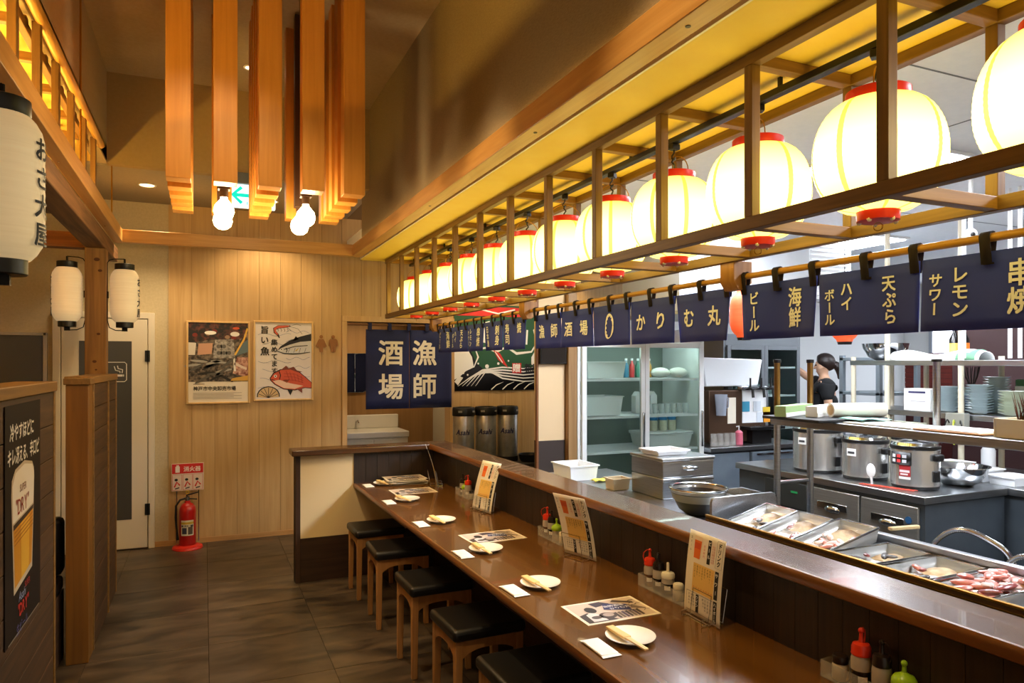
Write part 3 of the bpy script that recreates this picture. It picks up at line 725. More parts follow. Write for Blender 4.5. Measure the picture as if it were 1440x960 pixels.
# condiment caddies and bottles
frost = M('frosted_plastic', (222, 214, 196), rough=.3, alpha=.22)
soy = M('soy_sauce', (26, 14, 10), rough=.2, coat=.4)
amb_b = M('clear_bottle_liquid', (96, 62, 44), rough=.25, coat=.4)
bottle_cl = M('translucent_bottle', (176, 164, 148), rough=.35)
redp = M('red_cap', (214, 52, 22), rough=.32); grnp = M('green_cap', (156, 196, 34), rough=.32); blkp = M('black_cap', (30, 18, 14), rough=.3); whtp = M('cream_cap', (240, 230, 200), rough=.35)
stick_lab = M('white_sticker', (236, 228, 214), rough=.6)
def bottle(kind, cap, loc, label, s=1.0, liquid=soy):
    t = thing('condiment_bottle', label, 'bottle', loc, random.uniform(0, 6), 'condiment bottles on the counter')
    if kind == 'squeeze':
        ob('liquid_half', B().lathe([(0, 0), (.022 * s, 0), (.0245 * s, .004), (.0245 * s, .05 * s)], 24), liquid, t)
        ob('bottle', B().lathe([(.0245 * s, .05 * s), (.0245 * s, .075 * s), (.021 * s, .09 * s), (.019 * s, .094 * s), (0, .094 * s)], 24), bottle_cl, t)
        ob('cap', B().lathe([(.0235 * s, .086 * s), (.0245 * s, .089 * s), (.0235 * s, .092 * s), (.0235 * s, .106 * s), (.02 * s, .114 * s), (.008 * s, .118 * s), (.006 * s, .122 * s), (.0045 * s, .142 * s), (.0045 * s, .143 * s), (0, .143 * s)], 20), cap, t)
        ob('nozzle_plug', B().ball((0, 0, .147 * s), .0075 * s), cap, t)
        ob('cap_strap', B().tube([(0, 0, .147 * s), (.014 * s, 0, .15 * s), (.03 * s, 0, .14 * s), (.033 * s, 0, .125 * s), (.028 * s, 0, .108 * s), (.022 * s, 0, .10 * s)], .0016 * s, 6), cap, t)
    elif kind == 'pot':
        ob('liquid_half', B().lathe([(0, 0), (.024 * s, 0), (.026 * s, .004), (.025 * s, .045 * s)], 24), liquid, t)
        ob('bottle', B().lathe([(.025 * s, .045 * s), (.0235 * s, .066 * s), (0, .07 * s)], 24), bottle_cl, t)
        ob('cap', B().lathe([(.025 * s, .064 * s), (.026 * s, .067 * s), (.026 * s, .078 * s), (.022 * s, .084 * s), (.006 * s, .087 * s), (.0055 * s, .118 * s), (.0045 * s, .122 * s), (0, .122 * s)], 20), cap, t)
    elif kind == 'dome':
        ob('bottle', B().lathe([(0, 0), (.024 * s, 0), (.026 * s, .004), (.025 * s, .06 * s)], 24), bottle_cl, t)
        ob('cap', B().lathe([(.028 * s, .058 * s), (.031 * s, .064 * s), (.03 * s, .075 * s), (.024 * s, .085 * s), (.012 * s, .091 * s), (.006 * s, .095 * s), (.005 * s, .112 * s), (0, .112 * s)], 24), cap, t)
        ob('nozzle_plug', B().ball((0, 0, .117 * s), .008 * s), cap, t)
    else:  # shaker
        ob('jar', B().lathe([(0, 0), (.019 * s, 0), (.021 * s, .003), (.021 * s, .038 * s), (.018 * s, .046 * s), (0, .046 * s)], 20), M('spice_jar', (206, 194, 168), rough=.3), t)
        ob('cap', B().lathe([(.02 * s, .044 * s), (.0205 * s, .046 * s), (.0205 * s, .06 * s), (.018 * s, .064 * s), (0, .065 * s)], 20), cap, t)
    if kind in ('squeeze', 'pot'):
        b = B(); a0 = PI + .4 - t.rotation_euler.z
        rr = .0252 * s if kind == 'squeeze' else .0262 * s
        b.grid(lambda u, v: (rr * math.cos(a0 + .9 * u), rr * math.sin(a0 + .9 * u), (.022 + .016 * v) * s), 6, 1)
        ob('sticker', b, stick_lab, t)
    return t
def caddy(x, y, label, L=.30, w=.07):
    t = thing('condiment_caddy', label, 'caddy', cp(x, y, .7205), CR, 'condiment caddies on the counter')
    b = B(); k = .0025; h = .05; hw, hl = w / 2, L / 2
    b.box(-hw, hw, -hl, hl, 0, k)
    o = ob('base', b, frost, t)
    for nm, bb in (('side', (-hw, -hw + k, -hl, hl, k, h)), ('side', (hw - k, hw, -hl, hl, k, h)), ('end', (-hw + k, hw - k, -hl, -hl + k, k, h)), ('end', (-hw + k, hw - k, hl - k, hl, k, h))):
        ob(nm, B().box(*bb), frost, t)
    return t
Z1 = .7235
def cad_set(x, y, who, items, L=.3):
    caddy(x, y, 'clear condiment caddy ' + who, L)
    for kind, cap, dy, dx, lab, s, lq in items:
        bottle(kind, cap, cp(x + dx, y + dy, Z1), lab + ' in the caddy ' + who, s, lq)
cad_set(1.734, 2.315, 'beside the nearest drink menu', [('squeeze', redp, .115, 0, 'red capped squeeze bottle', 1, amb_b), ('squeeze', blkp, .055, .0, 'black capped soy bottle', .98, soy), ('pot', whtp, -.01, -.002, 'cream nozzle sauce pot', 1.05, soy), ('shaker', whtp, -.08, -.005, 'small cream capped shaker', 1, soy)])
cad_set(1.734, 3.27, 'beside the second nearest drink menu', [('squeeze', redp, .092, 0, 'red capped squeeze bottle', 1, amb_b), ('squeeze', blkp, .038, .0, 'black capped soy bottle', .95, soy), ('dome', grnp, -.022, -.003, 'green dome capped bottle', .92, amb_b), ('shaker', whtp, -.09, -.005, 'small cream capped shaker', .9, soy)], .27)
cad_set(1.734, 4.58, 'in front of the steel kegs', [('squeeze', blkp, .075, 0, 'black capped soy bottle', .95, soy), ('dome', grnp, .022, -.004, 'green dome capped bottle', .85, amb_b), ('squeeze', redp, -.035, -.003, 'red capped squeeze bottle', 1, bottle_cl), ('shaker', blkp, -.09, 0, 'small black capped shaker', .8, soy)], .27)
cad_set(1.734, 1.365, 'nearest, at the bottom right', [('shaker', blkp, .115, -.004, 'small black capped spice jar', 1.1, soy), ('squeeze', redp, .048, 0, 'red capped squeeze bottle', 1.12, soy), ('squeeze', blkp, -.018, 0, 'black capped bottle', 1.05, bottle_cl), ('dome', grnp, -.085, 0, 'green dome capped bottle', 1.05, amb_b)], .32)

# ------------------------------------------------------------------ lantern lattice over the counter
lt = thing('lantern_lattice', 'long open timber lattice box holding the glowing lanterns over the counter', 'lattice', (0, 0, 0))
XF, XR_, ZB, ZT = 1.542, 2.0, 2.062, 2.606
for x in (XF, XR_ - .036):
    ob('bottom_rail', B().box(x, x + .036, -.6, 6.47, ZB, ZB + .04), lattY, lt, bev=.002)
    ob('top_rail', B().box(x, x + .036, -.6, 6.47, ZT - .036, ZT), lattY, lt, bev=.002)
pz = B().box(0, .034, -.017, .017, ZB + .04, ZT - .036).mesh('post')
pxm = B().box(XF + .036, XR_ - .036, -.018, .018, 0, .036).mesh('crossbar')
PY = [1.232 + .4705 * k for k in range(-3, 12)]
for y in PY:
    ob('post', pz, lattZ, lt, loc=(XF + .001, y, 0), bev=.002)
    ob('post', pz, lattZ, lt, loc=(XR_ - .035, y, 0), bev=.002)
    ob('crossbar', pxm, lattX, lt, loc=(0, y, ZB + .002), bev=.002)
    ob('crossbar', pxm, lattX, lt, loc=(0, y, ZT - .036), bev=.002)
tr = thing('lighting_track', 'black lighting track running above the row of lanterns', 'track', (1.77, 0, 2.548))
ob('rail', B().box(-.017, .017, -.6, 6.4, 0, .024), black, tr, bev=.003)
for k in range(8): ob('hanger', B().box(-.006, .006, -.006 + .9 * k, .006 + .9 * k, .024, .059), black, tr)

def glow_mat(name, c_mid, s_mid, c_end, s_end, zc, hh):
    m = bpy.data.materials.new(name); m.use_nodes = True; nt = m.node_tree; N = nt.nodes; L = nt.links
    N.remove(N['Principled BSDF'])
    tc = N.new('ShaderNodeTexCoord'); sp = N.new('ShaderNodeSeparateXYZ'); L.new(tc.outputs['Object'], sp.inputs[0])
    a = N.new('ShaderNodeMath'); a.operation = 'SUBTRACT'; L.new(sp.outputs['Z'], a.inputs[0]); a.inputs[1].default_value = zc
    b = N.new('ShaderNodeMath'); b.operation = 'ABSOLUTE'; L.new(a.outputs[0], b.inputs[0])
    c = N.new('ShaderNodeMath'); c.operation = 'DIVIDE'; L.new(b.outputs[0], c.inputs[0]); c.inputs[1].default_value = hh
    mx = N.new('ShaderNodeValToRGB'); L.new(c.outputs[0], mx.inputs[0])
    e0, e1 = mx.color_ramp.elements
    e0.position = .05; e1.position = 1.0
    e0.color = tuple(v * s_mid / 8 for v in lin(c_mid)) + (1,); e1.color = tuple(v * s_end / 8 for v in lin(c_end)) + (1,)
    em = N.new('ShaderNodeEmission'); em.inputs[1].default_value = 8; L.new(mx.outputs[0], em.inputs[0])
    L.new(em.outputs[0], N['Material Output'].inputs[0])
    return m
glow = glow_mat('lantern_paper_glow', (255, 229, 122), 4.1, (255, 220, 96), 1.15, -.02, .17)
band = glow_mat('lantern_band_glow', (255, 220, 84), 1.9, (255, 212, 66), .8, -.02, .17)
lred = M('lantern_red_ring', (206, 42, 20), rough=.35, emit=(206, 42, 20), es=.0)
def make_lantern():
    t = thing('paper_lantern', '', 'lantern', (0, 0, 0), 0, 'glowing lanterns over the counter')
    n = 44; prof = []
    for i in range(n + 1):
        u = -1 + 2 * i / n
        r0 = .084 if u > 0 else .06
        r = r0 + (.175 - r0) * (max(0, 1 - abs(u) ** 2.15)) ** .56
        prof.append((r + (.0011 if i % 2 else 0), u * .158))
    b = B(); seg = 64
    b.lathe(prof, seg)
    b.m = [1 if (i % seg) % 8 == 3 else 0 for i in range(len(b.f))]
    ob('paper_body', b, [glow, band], t)
    ob('top_ring', B().lathe([(.07, .155), (.084, .155), (.086, .158), (.086, .186), (.08, .188), (.07, .186)], 36), lred, t)
    ob('bottom_ring', B().lathe([(0, -.184), (.05, -.186), (.056, -.184), (.058, -.156), (0, -.155)], 36), lred, t)
    sm_ = B().ball((0, 0, 0), .008, seg=6, rings=4).mesh('stud')
    for k in range(5):
        a = 2 * PI * k / 5 + .3; ob('stud', sm_, M('stud_cream', (240, 226, 190), rough=.4), t, loc=(.05 * math.cos(a), .05 * math.sin(a), -.184))
    ob('handle_wire', B().tube([(.084 * math.cos(a), 0, .18 + .075 * math.sin(a)) for a in [PI * i / 12 for i in range(13)]], .0022, 6), brass, t)
    ob('pull_ring', B().tube([(.0, .012 * math.cos(a), -.20 + .012 * math.sin(a)) for a in [2 * PI * i / 10 for i in range(10)]], .0015, 5, closed=True), brass, t)
    h = B().tube([(0, 0, .29), (0, 0, .272), (.008, .004, .262), (.012, 0, .252), (0, -.004, .244), (-.006, 0, .255)], .0035, 6)
    h.tube([(0, 0, .25), (.006, .006, .235), (-.006, .004, .222), (.004, -.004, .208), (0, 0, .19)], .0045, 6)
    ob('hook_and_cord', h, black, t)
    ob('track_plug', B().box(-.016, .016, -.02, .02, .284, .3075), black, t, bev=.003)
    return t
la = make_lantern()
names = ['at the right edge, cut off by the frame', 'biggest in full view, left of the cut-off one', 'third from the right edge', 'fourth from the right edge', 'fifth from the right edge', 'sixth from the right edge',
         'sixth from the far end', 'fifth from the far end', 'fourth from the far end', 'third from the far end', 'second from the far end', 'at the far end of the row']
for k in range(12):
    y = 1.426 - .478 + .478 * k
    loc = (1.77, y, 2.24); lab = 'glowing round paper lantern ' + names[k]
    if k == 0: la.location = loc; la['label'] = lab
    else: dup(la, loc, .55 * k, lab)

# ------------------------------------------------------------------ noren on the kitchen side of the lattice
bam = WOOD('bamboo_rod', (196, 138, 44), (214, 158, 62), 'y', rough=.35, bump=.03)
XN = 2.03; ZR = 2.003
for k, (a, c_, lab) in enumerate(((.25, 2.262, 'amber curtain rod nearest, at the upper right'), (2.342, 4.31, 'amber curtain rod in the middle'), (4.39, 6.39, 'amber curtain rod farthest, beside the doorway'))):
    r = thing('curtain_rod', lab, 'rod', (XN, 0, ZR))
    ob('rod', B().tube([(0, a, 0), (0, c_, 0)], .0125, 14), bam, r)
    for y in (a, c_): ob('end_cap', B().ball((0, y, 0), .0128, sc=(1, .5, 1)), M('rod_end', (150, 80, 40), rough=.5), r)
for k, (y, lab) in enumerate(((2.302, 'wooden rod bracket nearest, above the orange lantern'), (4.35, 'wooden rod bracket in the middle of the lattice'), (6.43, 'wooden rod bracket at the far end of the lattice'))):
    br = thing('rod_bracket', lab, 'bracket', (XN, y, ZR))
    ob('block', B().prism([(-.055, .063), (.04, .063), (.04, -.025), (.0, -.055), (-.03, -.055), (-.055, -.02)], -.042, .042, 'xz'), WOOD('bracket_wood', (150, 100, 46), (176, 124, 66), 'z', rough=.5), br, bev=.002)
def wave(y, z, ph):
    k = max(0, min(1, (1.965 - z) / .22))
    return .004 * math.sin(14 * y + ph) + k * (.012 * math.sin(9 * y + ph * 1.7) + .006 * math.sin(23 * y + ph))
def noren(y0, n, wp, words, label, ph):
    t = thing('noren_curtain', label, 'curtain', (XN, 0, 0), 0, 'short indigo curtains over the counter')
    for k in range(n):
        a = y0 + k * wp + .004; c_ = y0 + (k + 1) * wp - .004      # a = near end (right), c_ = far end (left)
        p = ob('cloth_panel', B().grid(lambda u, v: (wave(a + (c_ - a) * u, 1.745 + .22 * v, ph + k), a + (c_ - a) * u + (.5 - u) * .012 * (1 - v), 1.745 + .22 * v), 18, 6), navy2, t, solid=.0015)
        for yy in ((a + .016, (a + c_) / 2) + ((c_ - .016,) if k == n - 1 else ())):
            s = B(); w = .015
            arc = [(.017 * math.cos(q), .017 * math.sin(q)) for q in [PI * (-.15 + 1.3 * i / 10) for i in range(11)]]
            path = [(.004, -.075)] + [(x, z) for x, z in arc] + [(-.006, -.075)]
            vs = [(x, yv, z) for x, z in path for yv in (yy - w, yy + w)]
            s.add(vs, [(2 * i, 2 * i + 1, 2 * i + 3, 2 * i + 2) for i in range(len(path) - 1)])
            ob('strap', s, M('strap_cloth', (44, 34, 32), rough=.85), t, loc=(0, 0, ZR), solid=.0025)
        qs = []
        for kind, txt, xx, zz, h in words[k]:
            if kind == 'v':
                for i_, ch_ in enumerate(txt): qs.append(Print(gap=.0009).text(ch_, xx, zz - i_ * h * .98, h, cream_ink, 3, vert=True, bold=.034, sx=.95))
            elif kind == 'h': qs.append(Print(gap=.0009).text(txt, xx, zz, h, cream_ink, 3, bold=.034))
            else:
                q = Print(gap=.0009); qs.append(q)
                q.line([(wp / 2 + .035 * math.cos(e), .105 + .066 * math.sin(e)) for e in [2 * PI * i / 24 for i in range(25)]], [.009 + .005 * math.sin(i * .9) for i in range(25)], cream_ink, 3)
                for e in range(9): q.ell(wp / 2 + .03 * math.cos(e * .45 + .6), .105 + .06 * math.sin(e * .45 + .6), .007, .009, cream_ink, 3, n=8)
        def fn(x, y, d, k=k, c_=c_):
            Y = c_ - x; Z = 1.745 + y
            return (wave(Y, Z, ph + k) - .001 - d, Y, Z)
        for q in qs: q.build('lettering', p, fn, cuts=[('x', [.02 * i for i in range(1, 20)]), ('y', [.03 * i for i in range(1, 7)])])
    return t
def pair(l, r, hl=.05, hr=.05):
    """left word and right word, as seen from the aisle"""
    out = []
    for w, x in ((l, .055), (r, .26)):
        if w == 'ハイボール': out += [('v', 'ハイ', x + .035, .185, .052), ('v', 'ボール', x - .03, .165, .044)]
        elif w == 'レモンサワー': out += [('v', 'レモン', x + .035, .19, .052), ('v', 'サワー', x - .03, .175, .044)]
        else:
            h = min(.078, .165 / len(w)); out.append(('v', w, x - h * .2, .19, h))
    return out
menuA = [pair('焼酎', '煮付'), pair('日本酒', '刺身'), pair('レモンサワー', '串焼'), pair('ハイボール', '天ぷら'), pair('ビール', '海鮮')]
noren(.288, 5, .3975, menuA, 'short indigo menu curtain nearest, listing beer and skewers', .3)
big = lambda a, b: [('h', a, .05, .075, .092), ('h', b, .235, .075, .092)]
noren(2.338, 5, .3835, [big('む', '丸'), big('か', 'り'), [('seal', '', 0, 0, 0)], big('酒', '場'), big('漁', '師')], 'short indigo curtain in the middle with the shop name', 1.4)
noren(4.40, 5, .395, [pair('寿司', '焼酎'), pair('日本酒', '刺身'), pair('レモンサワー', '串焼'), pair('ハイボール', '天ぷら'), pair('ビール', '海鮮')], 'short indigo menu curtain farthest, beside the doorway', 2.2)

# doorway noren
dn = thing('doorway_noren', 'large indigo curtain with four white characters hanging in the washroom doorway', 'curtain', (0, YB - .06, 0))
fl = lambda x, z: .008 * math.sin(13 * x) * (2.0 - z) / .8 + .004 * math.sin(31 * x)
for k, (a, c_) in enumerate(((1.478, 1.921), (1.925, 2.375))):
    p = ob('cloth_panel', B().grid(lambda u, v: (a + (c_ - a) * u, fl(a + (c_ - a) * u, 1.185 + .80 * v), 1.185 + .80 * v), 16, 8), navy, dn, solid=.0015)
    for w, z in zip(('酒場', '漁師')[k], (1.65, 1.31)): Print(gap=.001).text(w, (1.60, 1.95)[k], z, .27, (226, 216, 196), 3, bold=.034, sx=.98).build('lettering', p, lambda x, y, d: (x, fl(x, y) - .001 - d, y), cuts=[('x', [1.48 + .03 * i for i in range(31)]), ('y', [1.2 + .1 * i for i in range(9)])])
for x in (1.50, 1.70, 1.90, 2.09, 2.28):
    ob('strap', B().box(x, x + .035, -.018, .018, 1.975, 2.05), navy, dn)
ob('tension_rod', B().tube([(1.30, 0, 2.03), (2.37, 0, 2.03)], .01, 10), M('rod_brown', (110, 72, 40), rough=.5), dn)

# ------------------------------------------------------------------ hanging timber chandelier
chd = thing('timber_chandelier', 'cluster of square timber sticks hanging from the high ceiling with bare bulbs', 'chandelier', (0, 0, 3.74))
sm = B().box(-.056, .056, -.05, .05, -1.0, 0).mesh('stick'); 
CX = [-.115 + .213 * k for k in range(5)]; CY = [3.83 + .2 * j for j in range(5)]
for i, x in enumerate(CX):
    for j, y in enumerate(CY):
        if i in (1, 3) and j in (1, 2, 3): continue
        o = ob('stick', B().box(-.056, .056, -.05, .05, -1.19, 0), stickZ, chd, loc=(x, y, 0), bev=.002)
bulb_glass = EMIT('bulb_glow', (255, 226, 168), 16)
for i in (1, 3):
    for j in (1.3, 2.7):
        x = CX[i]; y = 3.83 + .2 * j
        p = ob('socket', B().box(-.03, .03, -.03, .03, -1.16, -.02).lathe([(0, -1.2), (.02, -1.2), (.022, -1.16), (0, -1.16)], 16), M('socket_brown', (70, 46, 28), rough=.5), chd, loc=(x, y, 0))
        ob('bulb', B().lathe([(.0, -.126), (.025, -.12), (.044, -.104), (.053, -.076), (.047, -.046), (.03, -.024), (.018, -.01), (.018, 0)], 24), bulb_glass, p, loc=(0, 0, -1.2))
        l = bpy.data.lights.new('bulb_light', 'POINT'); l.energy = 5.5; l.color = (1, .72, .38); l.shadow_soft_size = .05
        lo = bpy.data.objects.new('bulb_light', l); COL.objects.link(lo); lo.parent = p; lo.location = (0, 0, -1.335)

# exit sign under the bulkhead
es = thing('exit_sign', 'white exit sign with a green arrow behind the timber sticks', 'sign', (.33, 5.68, 2.82))
ob('case', B().box(-.17, .17, -.02, .02, 0, .17), M('exit_white', (236, 244, 240), rough=.4, emit=(226, 244, 236), es=1.2), es, bev=.004)
ob('mount', B().box(-.17, .17, -.03, .03, .175, .26), M('exit_mount', (120, 130, 144), rough=.4, metal=.6), es, bev=.003)
q = Print(); gn = M('exit_green', (0, 190, 170), rough=.5, emit=(0, 200, 180), es=.7)
q.line([(-.02, .09), (-.13, .09)], .028, gn).line([(-.07, .15), (-.135, .09), (-.07, .03)], .026, gn, 2).rect(-.035, -.027, .02, .045, gn).rect(-.02, -.012, .02, .045, gn)
q.ell(.07, .125, .017, .017, gn).line([(.065, .105), (.05, .06), (.08, .03)], .02, gn).line([(.05, .06), (.02, .04)], .018, gn, 2).line([(.06, .1), (.1, .08)], .014, gn, 2)
q.build('pictogram', es, loc=(0, -.0205, 0))
for x in (-.12, .12): ob('hanger', B().tube([(x, 0, .26), (x, .05, .27), (x, .11, .27)], .006, 8), MATS['exit_mount'], es)

# ------------------------------------------------------------------ back wall pictures and signs
YW = YB - .009
oak = WOOD('picture_oak', (206, 166, 104), (222, 184, 124), 'z', rough=.45, g=.6)
def framed(x0, x1, z0, z1, label):
    t = thing('framed_poster', label, 'poster', ((x0 + x1) / 2, YW, z0)); w = (x1 - x0) / 2; h = z1 - z0
    for nm, a in (('frame_stile', (-w, -w + .017, -.022, 0, 0, h)), ('frame_stile', (w - .017, w, -.022, 0, 0, h)), ('frame_rail', (-w + .017, w - .017, -.022, 0, 0, .017)), ('frame_rail', (-w + .017, w - .017, -.022, 0, h - .017, h))):
        ob(nm, B().box(*a), oak, t, bev=.003)
    ob('sheet', B().box(-w + .017, w - .017, -.010, -.001, .017, h - .017), M('poster_paper', (226, 216, 200), rough=.5), t)
    return t
t = framed(-.149, .396, 1.272, 2.035, 'framed market photo poster left of the fish painting')
q = Print(gap=.0006); rn = random.Random(3)
w, h = .2545, .746
q.rect(-w, w, .205, h, NOI('market_photo_base', (40, 32, 28), (126, 110, 94), ns=34, detail=8, rough=.5, lo=.4, hi=.65), 1)
q.poly([(-w, .56), (-.02, .60), (.1, .58), (w, .62), (w, h), (-w, h)], NOI('market_photo_top', (24, 18, 16), (120, 60, 44), ns=26, detail=8, rough=.5, lo=.45, hi=.75), 2)
for k in range(9): q.ell(-.2 + .055 * k, .66 + rn.uniform(-.05, .05), .022, .018, [(120, 40, 30), (30, 26, 26), (150, 120, 96)][k % 3], 3)
q.ell(-.07, .655, .05, .018, (236, 232, 226), 4).ell(.14, .645, .04, .022, (226, 220, 212), 4).ell(.15, .70, .03, .012, (206, 84, 50), 4)
q.poly([(-w, .45), (-.2, .45), (-.19, .56), (-w, .565)], (214, 206, 196), 3).poly([(-.18, .45), (-.06, .46), (-.05, .56), (-.17, .555)], (196, 150, 124), 3)
q.poly([(-.05, .42), (.14, .42), (.13, .60), (-.03, .59)], NOI('market_photo_ice', (84, 78, 74), (190, 184, 178), ns=44, detail=8, rough=.5, lo=.35, hi=.7), 3)
for k in range(5): q.ell(.0 + .045 * (k % 3), .47 + .06 * (k // 3), .03, .03, (156, 150, 144), 4).ell(.0 + .045 * (k % 3), .47 + .06 * (k // 3), .018, .018, (96, 92, 90), 5)
for k in range(16):
    x = -.24 + rn.random() * .34; y = .22 + rn.random() * .18; a = rn.uniform(-.7, .7)
    q.ell(x, y, .075, .012, [(34, 32, 30), (160, 156, 148), (90, 86, 80)][k % 3], 4 + k % 3, n=12, rot=a)
q.poly([(.12, .28), (w, .24), (w, .43), (.16, .43)], NOI('market_photo_meat', (110, 44, 34), (214, 170, 150), ns=40, detail=8, rough=.5, lo=.35, hi=.7), 4).poly([(.13, .36), (.24, .31), (.245, .33), (.14, .385)], (216, 196, 184), 6)
q.poly([(.14, .44), (w, .48), (w, .6), (.17, .52)], (92, 112, 120), 4).poly([(.1, .21), (w, .21), (w, .26), (.12, .235)], (206, 160, 70), 5).line([(.14, .45), (.22, .6), (.25, .7)], .016, (222, 176, 76), 6)
q.poly([(.13, .30), (.15, .30), (.14, .42), (.125, .42)], (226, 222, 214), 6)
q.text('神戸市中央卸売市場', -.215, .125, .044, (44, 38, 34), 2, bold=.034, sx=.92)
for k in range(5): q.rect(-.215, .2 - .07 * (k % 2), .098 - .013 * k, .1015 - .013 * k, (150, 138, 124), 2)
q.rect(-.215, -.12, .18, .186, (120, 108, 96), 2)
q.build('photo_print', t, loc=(0, -.0105, 0))
t = framed(.425, .975, 1.288, 2.05, 'framed brush painting of mackerel, sea bream, prawn and scallop')
q = Print(gap=.0006); ik = (28, 24, 24)
q.rect(-w, w, .017, .745, (222, 214, 212), 1)
for k in range(7):
    y = .12 + .085 * k; q.line([(-w + .02 + .02 * (k % 3) + .3 * u, y + .014 * math.sin(9 * u + k)) for u in [i / 12 for i in range(13)]], .003, (110, 124, 160), 2)
    q.line([(.02 + .22 * u, y + .03 + .012 * math.sin(11 * u + k)) for u in [i / 12 for i in range(13)]], .003, (110, 124, 160), 2)
# mackerel
q.poly([(-.06, .475), (-.03, .515), (.05, .57), (.15, .61), (w, .64), (w, .47), (.13, .455), (.02, .45)], (206, 206, 208), 3)
q.poly([(-.06, .478), (-.03, .52), (.05, .575), (.15, .615), (w, .645), (w, .575), (.15, .565), (.05, .535), (-.02, .505)], (38, 38, 46), 4)
q.line([(-.062, .475), (0, .452), (.08, .447), (.16, .452), (w - .01, .466)], [.004, .009, .011, .009, .006], ik, 5).line([(0, .49), (.1, .52), (.22, .53)], .007, ik, 5).line([(.02, .505), (.03, .485), (.022, .462)], .008, ik, 5)
for k in range(4): q.line([(.04 + .05 * k, .46), (.055 + .05 * k, .505)], .004, (90, 96, 110), 5)
q.ell(-.022, .49, .012, .012, (240, 236, 230), 6, n=12).ell(-.022, .49, .006, .006, ik, 7, n=10).poly([(.1, .475), (.14, .51), (.12, .475)], (214, 180, 70), 6).poly([(.08, .57), (.11, .62), (.14, .59)], ik, 4)
# sea bream
bp = [(-.12, .215), (-.09, .26), (-.03, .292), (.06, .30), (.14, .27), (.2, .22), (w, .17), (w, .12), (.19, .125), (.1, .105), (.0, .115), (-.08, .16), (-.115, .195)]
q.poly([(x + (x - .06) * .05, y + (y - .2) * .09) for x, y in bp], ik, 3); q.poly(bp, (206, 88, 62), 4)
q.poly([(-.1, .19), (-.04, .2), (.06, .165), (.18, .14), (.1, .112), (.0, .12), (-.075, .163)], (232, 196, 176), 5)
q.poly([(-.03, .292), (.02, .335), (.045, .31), (.09, .325), (.12, .29), (.17, .275), (.14, .268), (.06, .298)], (120, 60, 50), 5)
q.line([(-.045, .285), (-.03, .245), (-.04, .2)], .008, ik, 6).line([(-.115, .205), (-.08, .195)], .006, ik, 6).ell(-.077, .235, .014, .014, (240, 230, 220), 6, n=12).ell(-.077, .235, .007, .007, ik, 7, n=10)
q.poly([(-.01, .19), (.05, .2), (.03, .17)], (150, 70, 40), 6).line([(-.01, .192), (.05, .2)], .004, ik, 7)
for k in range(5): q.line([(.02 + .035 * k, .285 - .012 * k), (.05 + .03 * k, .2 - .008 * k)], .0035, (150, 44, 34), 6)
for k in range(3): q.line([(.0, .26 - .03 * k), (.1, .255 - .03 * k), (.18, .21 - .02 * k)], .003, (150, 44, 34), 6)
q.poly([(.03, .11), (.06, .05), (.085, .105)], ik, 4).poly([(.12, .108), (.17, .07), (.17, .12)], (120, 60, 50), 4)
# prawn
q.line([(.06, .715), (.01, .71), (-.05, .705), (-.085, .685), (-.08, .655), (-.055, .63), (-.04, .60)], [.012, .026, .032, .03, .028, .02, .008], ik, 3)
q.line([(.05, .715), (.01, .71), (-.05, .705), (-.082, .685), (-.077, .655), (-.056, .632)], [.006, .018, .024, .022, .019, .012], (206, 92, 66), 4)
for k in range(4): q.line([(-.06 + .03 * k, .69), (-.05 + .03 * k, .675), (-.055 + .03 * k, .66)], .004, ik, 5)
q.line([(.06, .71), (.13, .69), (.17, .64)], .003, ik, 3).line([(.06, .715), (.12, .735), (.16, .72)], .003, ik, 3).line([(.03, .70), (.07, .668)], .004, ik, 3)
# scallop
sh = [(-.14, .03)] + [(-.14 + .095 * math.cos(a), .045 + .085 * math.sin(a)) for a in [R(-5 + 19 * i) for i in range(11)]]
q.poly([(-.14 + (x + .14) * 1.1, .03 + (y - .03) * 1.1) for x, y in sh], ik, 3).poly(sh, (206, 176, 132), 4)
for k in range(7): a = R(14 + 25 * k); q.line([(-.14, .03), (-.14 + .09 * math.cos(a), .045 + .08 * math.sin(a))], .005, ik, 5)
for ch, z, hh in zip('旨い魚', (.645, .55, .44), (.078, .078, .085)): q.text(ch, -.215, z, hh, ik, 6, bold=.034, slant=.06)
for k, ch in enumerate('集めてます'): q.text(ch, -.118, .535 - .068 * k, .062, ik, 6, bold=.034, slant=.04)
q.build('painted_print', t, loc=(0, -.0105, 0))

# restroom pictograms
ply = M('walnut_ply', (150, 98, 50), rough=.5)
def figure(x, label, skirt):
    t = thing('restroom_pictogram', label, 'sign', (x, YW - .004, 1.755))
    ob('head', B().lathe([(0, 0), (.017, 0), (.017, .006), (0, .006)], 18), ply, t, loc=(0, 0, .15), rot=(PI / 2, 0, 0))
    if skirt: p = [(-.02, .128), (.02, .128), (.032, .11), (.055, .055), (.044, .05), (.03, .085), (.042, .045), (.018, .045), (.016, 0), (-.016, 0), (-.018, .045), (-.042, .045), (-.03, .085), (-.044, .05), (-.055, .055), (-.032, .11)]
    else: p = [(-.03, .128), (.03, .128), (.042, .115), (.046, .06), (.034, .058), (.03, .095), (.026, .04), (.02, 0), (.003, 0), (0, .05), (-.003, 0), (-.02, 0), (-.026, .04), (-.03, .095), (-.034, .058), (-.046, .06), (-.042, .115)]
    ob('body', B().prism(p, -.006, 0, 'xz'), ply, t)
figure(1.05, 'brown wooden woman restroom figure beside the fish painting', True)
figure(1.165, 'brown wooden man restroom figure nearest the doorway', False)

